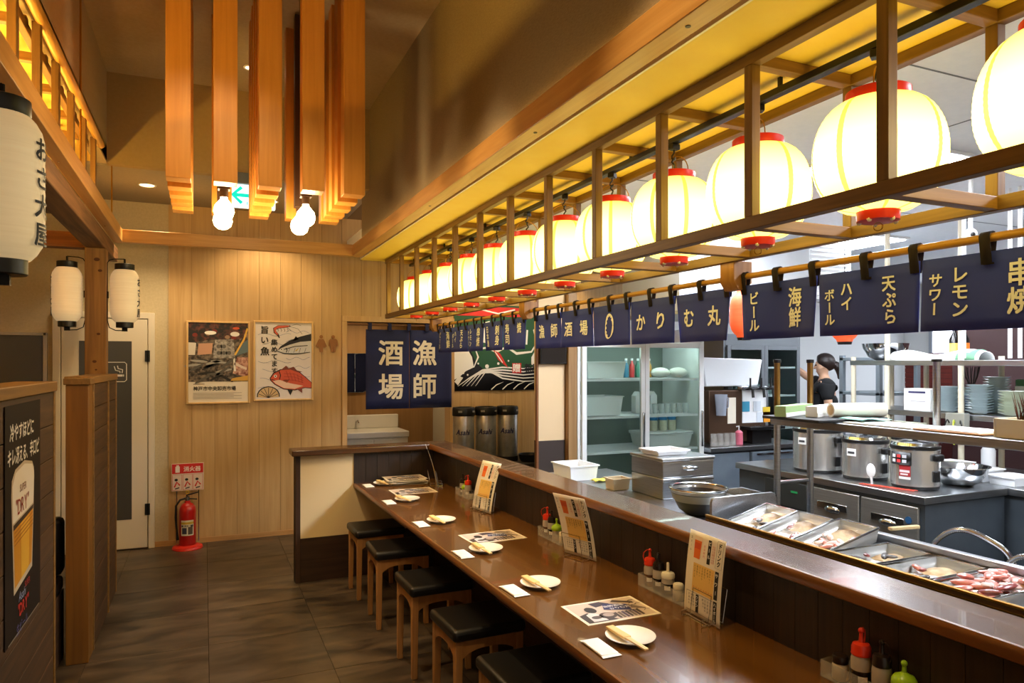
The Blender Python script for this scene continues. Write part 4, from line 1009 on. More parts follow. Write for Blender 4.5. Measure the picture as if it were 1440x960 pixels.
# fire extinguisher corner
fe = thing('fire_extinguisher', 'red fire extinguisher with a black hose by the boarded wall', 'fire extinguisher', (-.135, 6.90, .035))
ob('cylinder', B().lathe([(0, 0), (.068, .0), (.07, .006), (.07, .30), (.064, .335), (.045, .36), (.026, .372), (.024, .39), (0, .39)], 28), M('extinguisher_red', (176, 24, 18), rough=.28, coat=.4), fe)
ob('valve', B().lathe([(.02, .385), (.022, .40), (.02, .425), (0, .43)], 16), chrome, fe)
ob('lever', B().obox((-.012, -.012, .43), (.1, 0, .025), (0, .024, 0), (0, 0, .01)).obox((-.012, -.012, .405), (.09, 0, -.012), (0, .024, 0), (0, 0, .008)), black, fe)
ob('pull_pin', B().tube([(.012 * math.cos(a), 0, .462 + .014 * math.sin(a)) for a in [2 * PI * i / 12 for i in range(12)]], .003, 6, closed=True), M('pin_yellow', (226, 190, 40)), fe)
ob('hose', B().tube([(-.015, 0, .41), (-.06, -.01, .40), (-.092, -.015, .35), (-.095, -.018, .25), (-.085, -.02, .12), (-.08, -.02, .05)], [.009] * 5 + [.013], 10), black, fe)
q = Print(); q.rect(-.055, .055, .09, .225, (222, 214, 190), 1).rect(-.055, .055, .19, .21, (190, 160, 60), 2).rect(-.045, -.005, .105, .16, (60, 60, 80), 2).rect(.005, .045, .1, .18, (90, 80, 70), 2).rect(-.05, .05, .166, .184, (40, 36, 40), 2)
q.text('消火器', -.04, .168, .022, (226, 216, 190), 3, bold=.034)
q.build('label_sticker', fe, cyl_map(.0703, R(-90)), cuts=[('x', [-.05 + .01 * i for i in range(11)])])
tag(ob('extinguisher_stand', B().lathe([(0, 0), (.125, 0), (.127, .006), (.12, .022), (.085, .03), (.082, .034), (0, .034)], 32), M('stand_red', (206, 40, 26), rough=.4)), 'round red plastic base under the extinguisher', 'stand').location = (-.135, 6.90, 0)
sg = thing('extinguisher_sign', 'red and white sign panel on two posts above the extinguisher', 'sign', (-.135, 6.985, .0))
ob('panel', B().box(-.132, .132, -.004, 0, .50, .745), M('sign_white', (226, 206, 190), rough=.4), sg, bev=.002)
for s in (-.09, .09): ob('post', B().tube([(s, .004, .036), (s, .004, .6)], .005, 8), chrome, sg)
q = Print(); rd = (206, 40, 36)
q.rect(-.128, .128, .655, .742, rd, 1); q.text('消火器', -.035, .675, .05, (240, 226, 216), 2, bold=.034, sx=.95)
q.rect(-.1, -.065, .665, .72, (240, 226, 216), 2).rect(-.093, -.072, .72, .732, (240, 226, 216), 2)
for k in range(3):
    x = -.124 + .085 * k
    q.line([(x, .508), (x + .076, .508), (x + .076, .645), (x, .645), (x, .508)], .003, rd, 1)
    q.ell(x + .03, .60, .014, .012, (40, 36, 36), 2, n=10).line([(x + .015, .535), (x + .035, .58), (x + .06, .55)], .012, rd, 2).line([(x + .02, .52), (x + .055, .53)], .01, (60, 50, 50), 2)
q.build('sign_print', sg, loc=(0, -.0045, 0))

# washroom sink and mirror
sk = thing('washbasin_unit', 'white washbasin unit with cabinet seen through the washroom doorway', 'sink', (1.75, 8.1, 0))
ob('cabinet', B().box(-.40, .40, -.2, .34, 0, .80), M('basin_cabinet', (220, 214, 200), rough=.4), sk, bev=.004)
for s in (-1, 1): ob('door', B().box(.005 if s > 0 else -.395, .395 if s > 0 else -.005, -.216, -.2, .06, .78), MATS['basin_cabinet'], sk, bev=.003)
ob('basin', B().box(-.41, .41, -.23, .34, .80, .87).box(-.41, .41, .27, .34, .87, 1.03), M('basin_white', (236, 232, 222), rough=.25), sk, bev=.012, seg=3)
for x in (-.33, -.24): ob('tap_knob', B().lathe([(0, -.03), (.02, -.03), (.024, 0), (0, 0)], 14), chrome, sk, loc=(x, .262, .95), rot=(PI / 2, 0, 0))
ob('spout', B().tube([(-.1, .27, .95), (-.1, .18, .97), (-.1, .12, .94)], .011, 8), chrome, sk)
mi = thing('wall_mirror', 'rounded mirror on the brown washroom wall', 'mirror', (1.5, 8.44, 1.30))
rp = [(-.3, .46), (-.3, .06), (-.28, .02), (-.24, 0), (.24, 0), (.28, .02), (.3, .06), (.3, .46)]
ob('frame', B().prism([(x * 1.03, z * 1.02 - .005) for x, z in rp], -.012, 0, 'xz'), M('mirror_rim', (190, 186, 176), rough=.3, metal=.8), mi)
ob('glass', B().prism(rp, -.015, -.0121, 'xz'), M('mirror_silver', (200, 204, 206), rough=.02, metal=1.0), mi)

# ------------------------------------------------------------------ flag, kegs and wall beside the kitchen
fg = thing('fishing_flag', 'bold fishing boat flag with green, black and white waves on the boarded wall', 'flag', (2.42, YW - .012, 1.352))
ob('cloth', B().grid(lambda u, v: (1.02 * u, .004 * math.sin(9 * u), .92 * v), 12, 4), M('flag_black', (24, 24, 34), rough=.8), fg, solid=.002)
q = Print(gap=.0012); WH = (232, 230, 226); GR = (32, 78, 48); RD = (200, 44, 36); NV = (24, 26, 46)
q.poly([(.18, .44), (.25, .30), (.34, .22), (.5, .21), (.75, .24), (1.02, .27), (1.02, .92), (.0, .92), (.0, .62), (.1, .5)], GR, 1)
q.poly([(.0, .42), (.07, .46), (.15, .44), (.2, .36), (.22, .25), (.13, .21), (.06, .15), (.0, .12)], WH, 3)
q.poly([(.0, .10), (.05, .16), (.1, .14), (.04, .06)], WH, 3)
for k in range(5):
    q.line([(.04 + .05 * k, .05), (.16 + .05 * k, .13 + .02 * k), (.32 + .03 * k, .22 + .004 * k - .012 * k), (.55, .25 - .03 * k), (.8, .235 - .035 * k), (1.0, .26 - .04 * k)], [.004, .012, .018, .016, .012, .006], WH, 2)
for k in range(5): q.line([(.42 + .13 * k, .01), (.48 + .13 * k, .06), (.56 + .13 * k, .09)], [.012, .01, .003], WH, 2)
q.line([(.22, .25), (.27, .36), (.24, .44), (.36, .46), (.48, .42), (.6, .47), (.72, .40), (.9, .42), (.97, .52), (.93, .66), (1.0, .72)], [.01, .02, .024, .02, .03, .02, .03, .02, .022, .02, .02], WH, 3)
q.poly([(.44, .44), (.52, .40), (.62, .24), (.5, .33)], RD, 4).line([(.46, .42), (.55, .3)], .01, WH, 5)
for x, y, r in ((.37, .26, .022), (.35, .22, .012), (.5, .29, .014), (.62, .32, .01), (.27, .29, .01), (.1, .19, .012), (.15, .17, .01)): q.ell(x, y, r, r, WH, 4, n=12)
for k in range(4): q.line([(.72 + .04 * k, .5), (.76 + .03 * k, .6 + .02 * k)], .02, WH, 3)
q.poly([(.9, .28), (1.02, .22), (1.02, .42), (.95, .44), (.9, .36)], WH, 3)
q.poly([(.02, .80), (.9, .80), (.95, .9), (.0, .9)], RD, 3); q.line([(.1, .84), (.3, .87), (.5, .83), (.7, .88)], .016, WH, 4); q.poly([(.3, .52), (.45, .5), (.4, .75), (.3, .72)], WH, 3)
q.rect(.665, .775, .185, .295, RD, 5); q.text('贈', .668, .205, .1, (240, 236, 230), 6, bold=.034); q.text('新居浜', .815, .205, .1, (26, 24, 30), 6, bold=.034, sx=.9)
q.build('flag_print', fg, lambda x, y, d: (x, .004 * math.sin(9 * x / 1.02) - .0012 - d, y), cuts=[('x', [.05 * i for i in range(1, 20)])])

kc = thing('keg_counter', 'low dark counter under the beer kegs behind the ledge', 'counter', (2.75, 6.72, 0))
ob('body', B().box(-.6, .75, -.28, .33, 0, .60), darkY, kc, bev=.004); ob('top', B().box(-.62, .77, -.3, .33, .60, .64), M('counter_dark_top', (46, 42, 40), rough=.5), kc, bev=.004)
keg_st = NOI('keg_steel', (176, 172, 164), (196, 192, 184), scale=(1, 1, 1), ns=20, rough=.3, metal=.8)
def keg(x, y, label):
    t = thing('beer_keg', label, 'keg', (x, y, .642), 0, 'steel beer kegs')
    ob('shell', B().lathe([(0, .04), (.105, .04), (.108, .05), (.108, .47), (.105, .478), (0, .478)], 32), keg_st, t)
    ob('rubber_top', B().lathe([(.0, .475), (.113, .475), (.116, .485), (.114, .55), (.105, .562), (.085, .562), (.08, .53), (0, .53)], 32), black, t)
    ob('rubber_base', B().lathe([(0, 0), (.112, 0), (.114, .01), (.112, .05), (0, .05)], 32), black, t)
    q = Print(); q.text('Asahi', -.075, .29, .075, (30, 34, 80), 1, slant=.3, bold=.034, sx=.85)
    q.build('keg_logo', t, cyl_map(.1083, R(-90 - 24)), cuts=[('x', [-.08 + .02 * i for i in range(9)])])
    hs = B()
    for a in (-2.2, -.9, .6, 2.3): hs.obox((.117 * math.cos(a) - .02 * -math.sin(a), .117 * math.sin(a) - .02 * math.cos(a), .512), (-.04 * math.sin(a), .04 * math.cos(a), 0), (.002 * math.cos(a), .002 * math.sin(a), 0), (0, 0, .018))
    ob('grip_slots', hs, M('slot_grey', (150, 146, 138), rough=.5), t)
keg(2.40, 6.70, 'steel beer keg left of the three, by the doorway'); keg(2.64, 6.70, 'steel beer keg in the middle of the three'); keg(2.88, 6.70, 'steel beer keg right of the three')
tb = thing('black_tub', 'round black tub right of the kegs', 'tub', (3.06, 6.55, .642))
ob('bowl', B().lathe([(0, 0), (.08, 0), (.1, .02), (.11, .07), (.115, .075), (.105, .075), (.095, .03), (0, .02)], 28), black, tb)
kw = thing('kitchen_wall_end', 'cream wall end with a dark base beside the glass fridge', 'wall', (2.585, 5.35, 0))
ob('wall', B().box(0, .25, 0, .08, .99, 2.76), M('cream_wall', (226, 198, 156), rough=.7), kw)
ob('dark_base', B().box(0, .25, -.004, .08, 0, .99), M('dark_base', (62, 52, 48), rough=.5), kw)
ob('corner_strip', B().box(-.018, 0, -.006, .02, 0, 2.76), WOOD('corner_wood', (120, 72, 34), (140, 88, 44), 'z'), kw)
scn = thing('wall_screen', 'black screen on the cream wall end under the curtain', 'screen', (2.715, 5.345, 1.64))
ob('bezel', B().box(-.13, .12, -.035, 0, 0, .16), black, scn, bev=.004); ob('display', B().box(-.12, .11, -.038, -.035, .01, .15), M('screen_dark', (30, 26, 26), rough=.12), scn)
ob('kitchen_column', B().box(2.842, 2.925, 5.29, 5.60, 0, 2.76), WOOD('column_wood', (140, 104, 62), (168, 130, 84), 'z', g=.7), None, bev=.003)
tag(bpy.data.objects['kitchen_column'], 'wooden column between the cream wall end and the glass fridge', 'column')

# ------------------------------------------------------------------ kitchen appliances
def glass_fridge(x0, x1, y, depth, h, label, body, shelves, doors=2, zb=.12):
    t = thing('display_fridge', label, 'fridge', (x0, y, 0)); w = x1 - x0
    ob('back', B().box(.03, w - .03, depth - .04, depth, .06, h - .01), M('fridge_back_grey', (128, 138, 132), rough=.5), t)
    for nm, a in (('side', (0, .03, 0, depth, 0, h)), ('side', (w - .03, w, 0, depth, 0, h)), ('top', (.03, w - .03, 0, depth, h - .12, h)), ('base', (.03, w - .03, 0, depth, 0, zb))):
        ob(nm, B().box(*a), body, t, bev=.004)
    dwid = (w - .06) / doors
    for k in range(doors):
        a = .03 + k * dwid; f_ = B(); s = .045
        f_.box(a, a + s, -.03, -.001, zb, h - .12).box(a + dwid - s, a + dwid - .003, -.03, -.001, zb, h - .12).box(a + s, a + dwid - s, -.03, -.001, zb, zb + s).box(a + s, a + dwid - s, -.03, -.001, h - .12 - s, h - .12)
        d_ = ob('door', f_, body, t, bev=.003)
        ob('pane', B().box(a + s, a + dwid - s, -.02, -.014, zb + s, h - .12 - s), glass, d_)
        ob('handle', B().box(a + dwid - s + .012, a + dwid - s + .03, -.05, -.03, h * .45, h * .62), chrome, d_, bev=.003)
    for z in shelves:
        b = B(); n = 14
        for i in range(n): yy = .04 + (depth - .1) * i / (n - 1); b.tube([(.035, yy, z), (w - .035, yy, z)], .003, 5)
        b.box(.03, w - .03, .02, .03, z - .012, z + .008)
        ob('wire_shelf', b, white_pl, t)
    return t
wf = M('fridge_white', (226, 230, 230), rough=.35)
FX0, FX1, FY = 2.935, 4.28, 5.30
glass_fridge(FX0, FX1, FY, .65, 1.95, 'tall white two door glass fridge beside the wooden column', wf, (.55, .86, 1.17, 1.50))
ob_l = thing('fridge_lamp', 'light tube inside the white glass fridge', 'lamp', ((FX0 + FX1) / 2, FY + .07, 1.81))
ob('tube', B().tube([(-.55, 0, 0), (.55, 0, 0)], .012, 8), EMIT('fridge_tube', (226, 246, 240), 14), ob_l)
cl = M('clear_tub', (240, 243, 242), rough=.3, alpha=.92)
def tub(x, y, z, sx, sy, h, label, mat=cl, lid=None, name='food_container'):
    t = thing(name, label, 'container', (x, y, z))
    b = B(); k = .004; c_ = .9
    outer = [(-sx * c_, -sy * c_, 0), (sx * c_, -sy * c_, 0), (sx * c_, sy * c_, 0), (-sx * c_, sy * c_, 0), (-sx, -sy, h), (sx, -sy, h), (sx, sy, h), (-sx, sy, h)]
    inner = [(-sx * c_ + k, -sy * c_ + k, k), (sx * c_ - k, -sy * c_ + k, k), (sx * c_ - k, sy * c_ - k, k), (-sx * c_ + k, sy * c_ - k, k), (-sx + k, -sy + k, h), (sx - k, -sy + k, h), (sx - k, sy - k, h), (-sx + k, sy - k, h)]
    b.add(outer + inner, [(3, 2, 1, 0), (0, 1, 5, 4), (1, 2, 6, 5), (2, 3, 7, 6), (3, 0, 4, 7), (8, 9, 10, 11), (8, 12, 13, 9), (9, 13, 14, 10), (10, 14, 15, 11), (11, 15, 12, 8), (4, 5, 13, 12), (5, 6, 14, 13), (6, 7, 15, 14), (7, 4, 12, 15)])
    ob('tub', b, mat, t)
    e = B(); sx2, sy2 = sx + .008, sy + .008
    e.box(-sx2, sx2, -sy2, -sy, h - .008, h).box(-sx2, sx2, sy, sy2, h - .008, h).box(-sx2, -sx, -sy, sy, h - .008, h).box(sx, sx2, -sy, sy, h - .008, h)
    ob('rim', e, mat, t)
    if lid: ob('lid', B().box(-sx - .01, sx + .01, -sy - .01, sy + .01, h + .001, h + .02), lid, t, bev=.006)
    return t
tub(3.28, 5.55, 1.512, .2, .16, .15, 'pale box on the top shelf of the white fridge')
tub(3.25, 5.55, .875, .22, .16, .17, 'large clear box in the left door of the white fridge, middle shelf') if False else tub(3.25, 5.55, 1.182, .2, .16, .17, 'clear box on the middle shelf of the white fridge, left')
tub(3.95, 5.52, .872, .24, .16, .12, 'wide clear tub on the lower shelf of the white fridge, right', lid=white_pl)
blu = M('blue_cap', (44, 120, 170), rough=.35)
for k in range(4):
    t = thing('jar', 'blue capped jar ' + ['first', 'second', 'third', 'fourth'][k] + ' from the left in the white fridge', 'jar', (3.80 + .11 * k, 5.40, .994 + .001), 0, 'blue capped jars in the fridge') if False else thing('jar', 'blue capped jar, ' + ['first', 'second', 'third', 'fourth'][k] + ' from the left in the white fridge', 'jar', (3.76 + .105 * k, 5.52, 1.013), 0, 'blue capped jars in the fridge')
    ob('glass_body', B().lathe([(0, 0), (.038, 0), (.04, .005), (.04, .085), (.036, .1), (0, .1)], 18), M('jar_pale', (206, 204, 180), rough=.3), t)
    ob('cap', B().lathe([(.04, .098), (.042, .1), (.042, .122), (.038, .126), (0, .126)], 18), blu, t)
for k in range(2): tag(ob('food_bag', B().ball((0, 0, .05), .09, seg=14, rings=8, sc=(1.1, .8, .55)), M('bag_white', (226, 226, 218), rough=.5), loc=(3.93 + .2 * k, 5.5, 1.508)), ['rounded pale bag on the top shelf of the white fridge, left of two', 'rounded pale bag on the top shelf of the white fridge, right of two'][k], 'bag', 'pale bags in the fridge')
tk = ['left', 'second', 'third', 'fourth', 'right']
for k in range(5):
    t = thing('small_bottle', 'small bottle on the upper shelf behind the right fridge door, ' + tk[k] + (' one' if k in (0, 4) else ' from the left'), 'bottle', (3.655 + .065 * k, 5.66, 1.512), 0, 'small bottles in the fridge')
    c_ = [(60, 120, 150), (196, 60, 60), (70, 130, 110), (60, 60, 66), (206, 150, 60)][k]
    ob('body', B().lathe([(0, 0), (.024, 0), (.024, .11), (.01, .14), (.01, .16), (0, .16)], 14), M('fb_%d' % k, c_, rough=.3), t)
    ob('cap', B().lathe([(.012, .158), (.012, .18), (0, .18)], 12), white_pl, t)
for k in range(3):
    tag(ob('milk_carton', B().box(-.035, .035, -.035, .035, 0, .16).prism([(-.035, .16), (.035, .16), (0, .20)], -.035, .035, 'xz'), [M('carton_w', (226, 226, 226)), M('carton_b', (60, 66, 84)), M('carton_w', (226, 226, 226))][k], loc=(3.72 + .085 * k, 5.58, 1.182)), ['white carton left of three', 'dark carton between two white cartons', 'white carton right of three'][k] + ' on the middle shelf of the white fridge', 'carton', 'cartons in the fridge')

for k in range(8):
    t = thing('stored_tumbler', 'small tumbler in the white fridge, ' + ['first', 'second', 'third', 'fourth', 'fifth', 'sixth', 'seventh', 'eighth'][k] + ' from the left on the middle shelf', 'glass', (3.68 + .068 * k, 5.42 , 1.182), 0, 'tumblers in the white fridge')
    ob('bowl', B().lathe([(0, 0), (.024, 0), (.029, .09), (.026, .09), (.022, .008), (0, .008)], 14), M('tumbler_white', (226, 232, 230), rough=.1, alpha=.6), t)
glass_fridge(4.89, 5.94, 5.75, .6, 1.95, 'grey glass fridge behind the beer server', M('fridge_grey', (108, 112, 116), rough=.4, metal=.3), (.6, .95, 1.3, 1.6))
for k in range(8):
    t = thing('stored_glass', 'small glass on the upper fridge shelf, ' + ['first', 'second', 'third', 'fourth', 'fifth', 'sixth', 'seventh', 'eighth'][k] + ' from the left behind the beer server', 'glass', (5.0 + .115 * k, 5.95, 1.31), 0, 'glasses in the grey fridge')
    ob('bowl', B().lathe([(0, 0), (.028, 0), (.034, .11), (.031, .11), (.026, .01), (0, .01)], 16), M('glass_grey', (170, 190, 190), rough=.1, alpha=.6), t)
# counter with the beer server
bc = thing('bar_counter', 'steel undercounter cabinets below the beer server', 'counter', (4.285, 5.23, 0))
ob('top', B().box(0, 1.2, -.02, .44, .82, .86), steelY, bc, bev=.003)
ob('carcass', B().box(.01, 1.19, .02, .44, .08, .82), M('cab_dark', (50, 52, 56), rough=.5), bc)
ob('plinth', B().box(.03, 1.17, .05, .42, 0, .08), black, bc)
ob('side_panel', B().box(.01, .47, -.004, .02, .1, .80), NOI('blue_grey_steel', (132, 146, 160), (150, 163, 176), ns=5, rough=.4, metal=.6), bc, bev=.002)
for z0, z1 in ((.60, .80), (.1, .58)):
    d_ = ob('door', B().box(.50, 1.18, -.012, .02, z0, z1), MATS['blue_grey_steel'], bc, bev=.004)
    ob('handle', B().box(.55, 1.13, -.02, -.012, z1 - .03, z1 - .015), chrome, d_)
bs = thing('beer_server', 'beer server with three black taps and a clear cover beside the glass fridge', 'beer server', (4.62, 5.52, .862))
ob('cabinet', B().box(-.2, .5, -.12, .13, .02, .52), M('server_brown', (92, 70, 54), rough=.35, metal=.5), bs, bev=.004)
ob('front_panel', B().box(.2, .5, -.128, -.12, .2, .52), white_pl, bs)
ob('drip_tray', B().box(.18, .62, -.26, -.1, .14, .17), black, bs, bev=.004)
ob('drip_grid', B().box(.2, .60, -.25, -.12, .17, .176), chrome, bs)
ob('foot', B().box(.26, .5, -.2, .1, 0, .14), black, bs)
ob('top_cover', B().add([(-.22, -.1, .56), (.42, -.1, .56), (.42, .13, .56), (-.22, .13, .56), (-.30, -.14, .84), (.44, -.14, .82), (.44, .15, .82), (-.30, .15, .84)], [(3, 2, 1, 0), (4, 5, 6, 7), (0, 1, 5, 4), (1, 2, 6, 5), (2, 3, 7, 6), (3, 0, 4, 7)]), M('white_cover', (236, 240, 244), rough=.4), bs, bev=.01)
ob('tap_rail', B().box(.16, .6, -.16, -.1, .52, .56), chrome, bs, bev=.006)
for x in (.26, .40, .52):
    ob('tap', B().tube([(x, -.16, .54), (x, -.2, .53), (x, -.21, .45)], .014, 10).tube([(x, -.17, .55), (x, -.17, .64)], .009, 8), black, bs)
for x, z, c_ in ((.24, .36, (60, 140, 170)), (.38, .36, (206, 214, 222)), (.5, .30, (222, 190, 60)), (.42, .25, (206, 60, 80)), (.5, .25, (226, 150, 40))):
    ob('tag_card', B().box(x - .045, x + .045, -.133, -.128, z - .05, z + .05), M('card_%d' % c_[0], c_, rough=.5), bs)
ob('notice', B().box(.02, .12, -.126, -.12, .2, .45), paper, bs)
jg = thing('measuring_jug', 'clear jug hanging on the front of the beer server', 'jug', (4.50, 5.325, 1.15)); ob('body', B().lathe([(0, 0), (.045, 0), (.06, .2), (.057, .2), (.042, .006), (0, .006)], 20), M('jug_clear', (176, 184, 200), rough=.15, alpha=.7), jg); ob('handle', B().tube([(.058, 0, .18), (.09, 0, .16), (.085, 0, .08), (.05, 0, .06)], .006, 6), MATS['jug_clear'], jg)
sp = thing('soap_bottle', 'pink pump bottle beside the beer server', 'bottle', (4.72, 5.33, .862)); ob('body', B().lathe([(0, 0), (.035, 0), (.038, .01), (.036, .12), (.014, .14), (0, .14)], 18), M('soap_pink', (214, 110, 130), rough=.3), sp); ob('pump', B().tube([(0, 0, .14), (0, 0, .18), (-.03, 0, .175)], .006, 6), white_pl, sp)
for k in range(4):
    t = thing('upturned_glass', 'upturned tumbler ' + ['first', 'second', 'third', 'fourth'][k] + ' from the left beside the pink bottle', 'glass', (4.40 + .075 * k, 5.31 , .862), 0, 'tumblers by the beer server')
    ob('bowl', B().lathe([(.034, 0), (.028, .12), (0, .12), (0, .117), (.025, .117), (.031, 0)], 16), M('tumbler', (200, 196, 190), rough=.1, alpha=.35), t)

# exhaust hood
hd = thing('exhaust_hood', 'large brushed steel exhaust hood hanging over the kitchen', 'hood', (3.32, 4.40, 2.05))
ob('canopy', B().box(0, 1.33, 0, .8, 0, .71), NOI('hood_steel', (176, 180, 184), (206, 209, 212), scale=(1, 1, .4), ns=1.6, rough=.35, metal=.35), hd, bev=.004)
ob('rim', B().box(-.01, 1.34, -.01, .81, -.03, .0), steelY, hd, bev=.003)
gv = thing('air_vent', 'white slatted air outlet right of the steel hood', 'vent', (4.75, 4.50, 2.2))
ob('case', B().box(0, .5, 0, .3, 0, .5), white_pl, gv, bev=.01)
for k in range(12): ob('slat', B().obox((.02, -.014, .03 + .038 * k), (.46, 0, 0), (0, .02, .012), (0, 0, .004)), white_pl, gv)
cc = thing('security_camera', 'small white dome camera hanging under the kitchen ceiling', 'camera', (4.15, 2.72, 2.41))
ob('stem', B().tube([(0, 0, .03), (0, 0, .35)], .012, 8), white_pl, cc); ob('dome', B().ball((0, 0, 0), .035, seg=18, rings=12), white_pl, cc); ob('lens', B().ball((-.018, -.024, -.006), .014), black, cc)
for k, (u, x, y, z, lab) in enumerate(((1337, 4.6, 3.06, 1.68, 'white conduit rising beside the dish shelf'), (1388, 4.7, 2.83, 1.68, 'left of two white conduits at the right'), (1400, 4.7, 2.77, 1.68, 'right of two white conduits at the right'))):
    c_ = thing('conduit', lab, 'pipe', (x, y, z)); ob('pipe', B().tube([(0, 0, 0), (0, 0, 2.76 - z)], .012, 10), white_pl, c_); ob('clip', B().box(-.02, .02, -.02, .02, .5, .53), white_pl, c_)

# red paper lanterns over the kitchen
red_p = NOI('red_lantern_paper', (226, 74, 34), (236, 92, 48), scale=(1, 1, 40), ns=3, rough=.7)
red_p.node_tree.nodes['Principled BSDF'].inputs['Emission Color'].default_value = (.9, .12, .03, 1)
red_p.node_tree.nodes['Principled BSDF'].inputs['Emission Strength'].default_value = .35
def red_lantern(loc, label):
    t = thing('red_paper_lantern', label, 'lantern', loc, 0, 'red lanterns over the kitchen')
    ob('paper_body', B().lathe([(.05, 0)] + [(.1 * (1 - .45 * abs(-1 + i / 10) ** 4) + (.001 if i % 2 else 0), .015 + .015 * i) for i in range(21)] + [(.05, .33)], 28), red_p, t)
    ob('bottom_ring', B().lathe([(0, -.02), (.045, -.02), (.05, 0), (0, .002)], 24), black, t); ob('top_ring', B().lathe([(0, .33), (.05, .33), (.048, .35), (0, .35)], 24), black, t)
    ob('cord', B().tube([(0, 0, .35), (0, 0, 2.757 - loc[2])], .003, 6), black, t)
red_lantern((3.52, 3.92, 1.83), 'red lantern hanging under the nearest wooden bracket'); red_lantern((4.17, 3.63, 1.80), 'red lantern just showing below the curtain above the staff member')

# ------------------------------------------------------------------ work table, cold case and serving shelf behind the ledge
wt_ = thing('prep_table', 'steel preparation table behind the counter ledge', 'table', (0, 0, 0), CR)
ob('top', B().box(1.945, 2.79, 2.53, 4.45, .84, .87), steelY, wt_, bev=.003)
ob('undershelf', B().box(1.97, 2.77, 2.72, 4.43, .2, .23), steelY, wt_)
ob('apron', B().box(1.96, 2.78, 2.71, 4.44, .76, .84), MATS['blue_grey_steel'], wt_)
for x in (1.97, 2.76):
    for y in (2.74, 4.42): ob('leg', B().tube([(x, y, 0), (x, y, .84)], .018, 10), steel, wt_)
cs = thing('cold_case', 'long refrigerated fish case with a brown glass front behind the ledge', 'display case', (0, 0, 0), CR)
tint = M('brown_tinted_glass', (84, 60, 26), rough=.12, coat=.5)
ob('front_glass', B().box(2.10, 2.108, .25, 2.52, .80, .962), tint, cs)
ob('brass_edge', B().box(2.096, 2.112, .25, 2.52, .962, .970), brass, cs, bev=.002)
ob('brass_line', B().box(2.097, 2.10, .25, 2.52, .945, .948), brass, cs)
ob('well', B().box(2.108, 2.44, .25, 2.52, .78, .88), steelY, cs)
ob('rear_rail', B().box(2.44, 2.475, .25, 2.52, .78, .985), steelY, cs, bev=.003)
ob('lower_body', B().box(1.95, 2.77, .25, 2.52, .0, .779), MATS['blue_grey_steel'], cs)
ob('rear_deck', B().box(2.476, 2.77, .25, 2.52, .779, .86), steelY, cs)
dv = tag(ob('splash_guard', B().prism([(2.09, .872), (2.47, .872), (2.47, 1.015), (2.462, 1.035), (2.445, 1.043), (2.11, 1.043), (2.095, 1.035), (2.09, 1.02)], 2.535, 2.55, 'xz'), steelY, bev=.002), 'grey steel splash plate with rounded corners left of the fish trays', 'splash guard')
wrapm = M('cling_wrap', (226, 226, 222), rough=.2, alpha=.10)
tanp = NOI('tan_tray_paper', (178, 142, 94), (218, 186, 138), ns=30, rough=.7, lo=.4, hi=.6)
ice = NOI('crushed_ice_paper', (196, 190, 180), (226, 222, 216), ns=60, rough=.5, bump=.6)
fishm = [NOI('pink_fish', (206, 110, 96), (232, 164, 150), ns=40, rough=.3, coat=.3), NOI('dark_red_fish', (110, 40, 36), (160, 66, 58), ns=40, rough=.3, coat=.3), NOI('pale_fish', (226, 186, 176), (240, 214, 204), ns=40, rough=.3, coat=.3), M('squid_dark', (46, 30, 28), rough=.3)]
def fish_tray(y, tilt, label, kind, z=.903, x0=2.125, L=.305):
    t = thing('fish_tray', label, 'tray', cp(x0, y, z), rot=(0, -tilt, CR), group='fish trays in the cold case')
    wd = .089; h = .055; s = .012
    b = B()
    o_ = [(0 + s, -wd + s, 0), (L - s, -wd + s, 0), (L - s, wd - s, 0), (s, wd - s, 0), (0, -wd, h), (L, -wd, h), (L, wd, h), (0, wd, h)]
    b.add(o_, [(3, 2, 1, 0), (0, 1, 5, 4), (1, 2, 6, 5), (2, 3, 7, 6), (3, 0, 4, 7)])
    ob('pan', b, M('tray_steel', (206, 206, 204), rough=.32, metal=.7), t, solid=.002)
    e = B(); e.tube([(0, -wd, h), (L, -wd, h), (L, wd, h), (0, wd, h)], .004, 6, closed=True); ob('rim', e, chrome, t)
    ob('lining', B().grid(lambda u, v: (.018 + (L - .036) * u, -wd + .018 + (2 * wd - .036) * v, .012 + .022 * max(0, u - .55) + .006 * math.sin(9 * u + 7 * v)), 12, 6), tanp, t)
    ob('ice_bed', B().grid(lambda u, v: (.02 + (L * .5) * u, -wd + .02 + (2 * wd - .04) * v, .020 + .012 * math.sin(5 * u) * (1 - u) + .004 * math.sin(20 * u + 13 * v)), 12, 8), ice, t)
    rn = random.Random(int(y * 100)); pieces = {'few': 4, 'mid': 10, 'full': 46}[kind]
    for k in range(pieces):
        x = L * (.2 + .5 * rn.random()) if kind != 'full' else L * (.12 + .8 * rn.random())
        yy = rn.uniform(-.06, .06); zz = .032 + (rn.random() * .035 if kind == 'full' else .004)
        m = fishm[rn.choice([0, 0, 2, 1] if kind == 'full' else [0, 1, 3] if kind == 'few' else [0, 0, 2])]
        r = .014 if kind != 'full' else .02
        ob('fish_piece', B().ball((0, 0, 0), r, seg=10, rings=6, sc=(1.7 + rn.random() * .6, .9, .5)), m, t, loc=(x, yy, zz), rot=(rn.uniform(-.3, .3), rn.uniform(-.3, .3), rn.uniform(0, 6)))
    ob('cling_film', B().grid(lambda u, v: (L * (.35 + .65 * u), -wd + 2 * wd * v, h + .003 + .004 * math.sin(12 * v + 5 * u)), 8, 8), wrapm, t)
    return t
fish_tray(2.335, .24, 'tilted fish tray nearest the splash plate, with dark fish scraps', 'few', z=.897, L=.262)
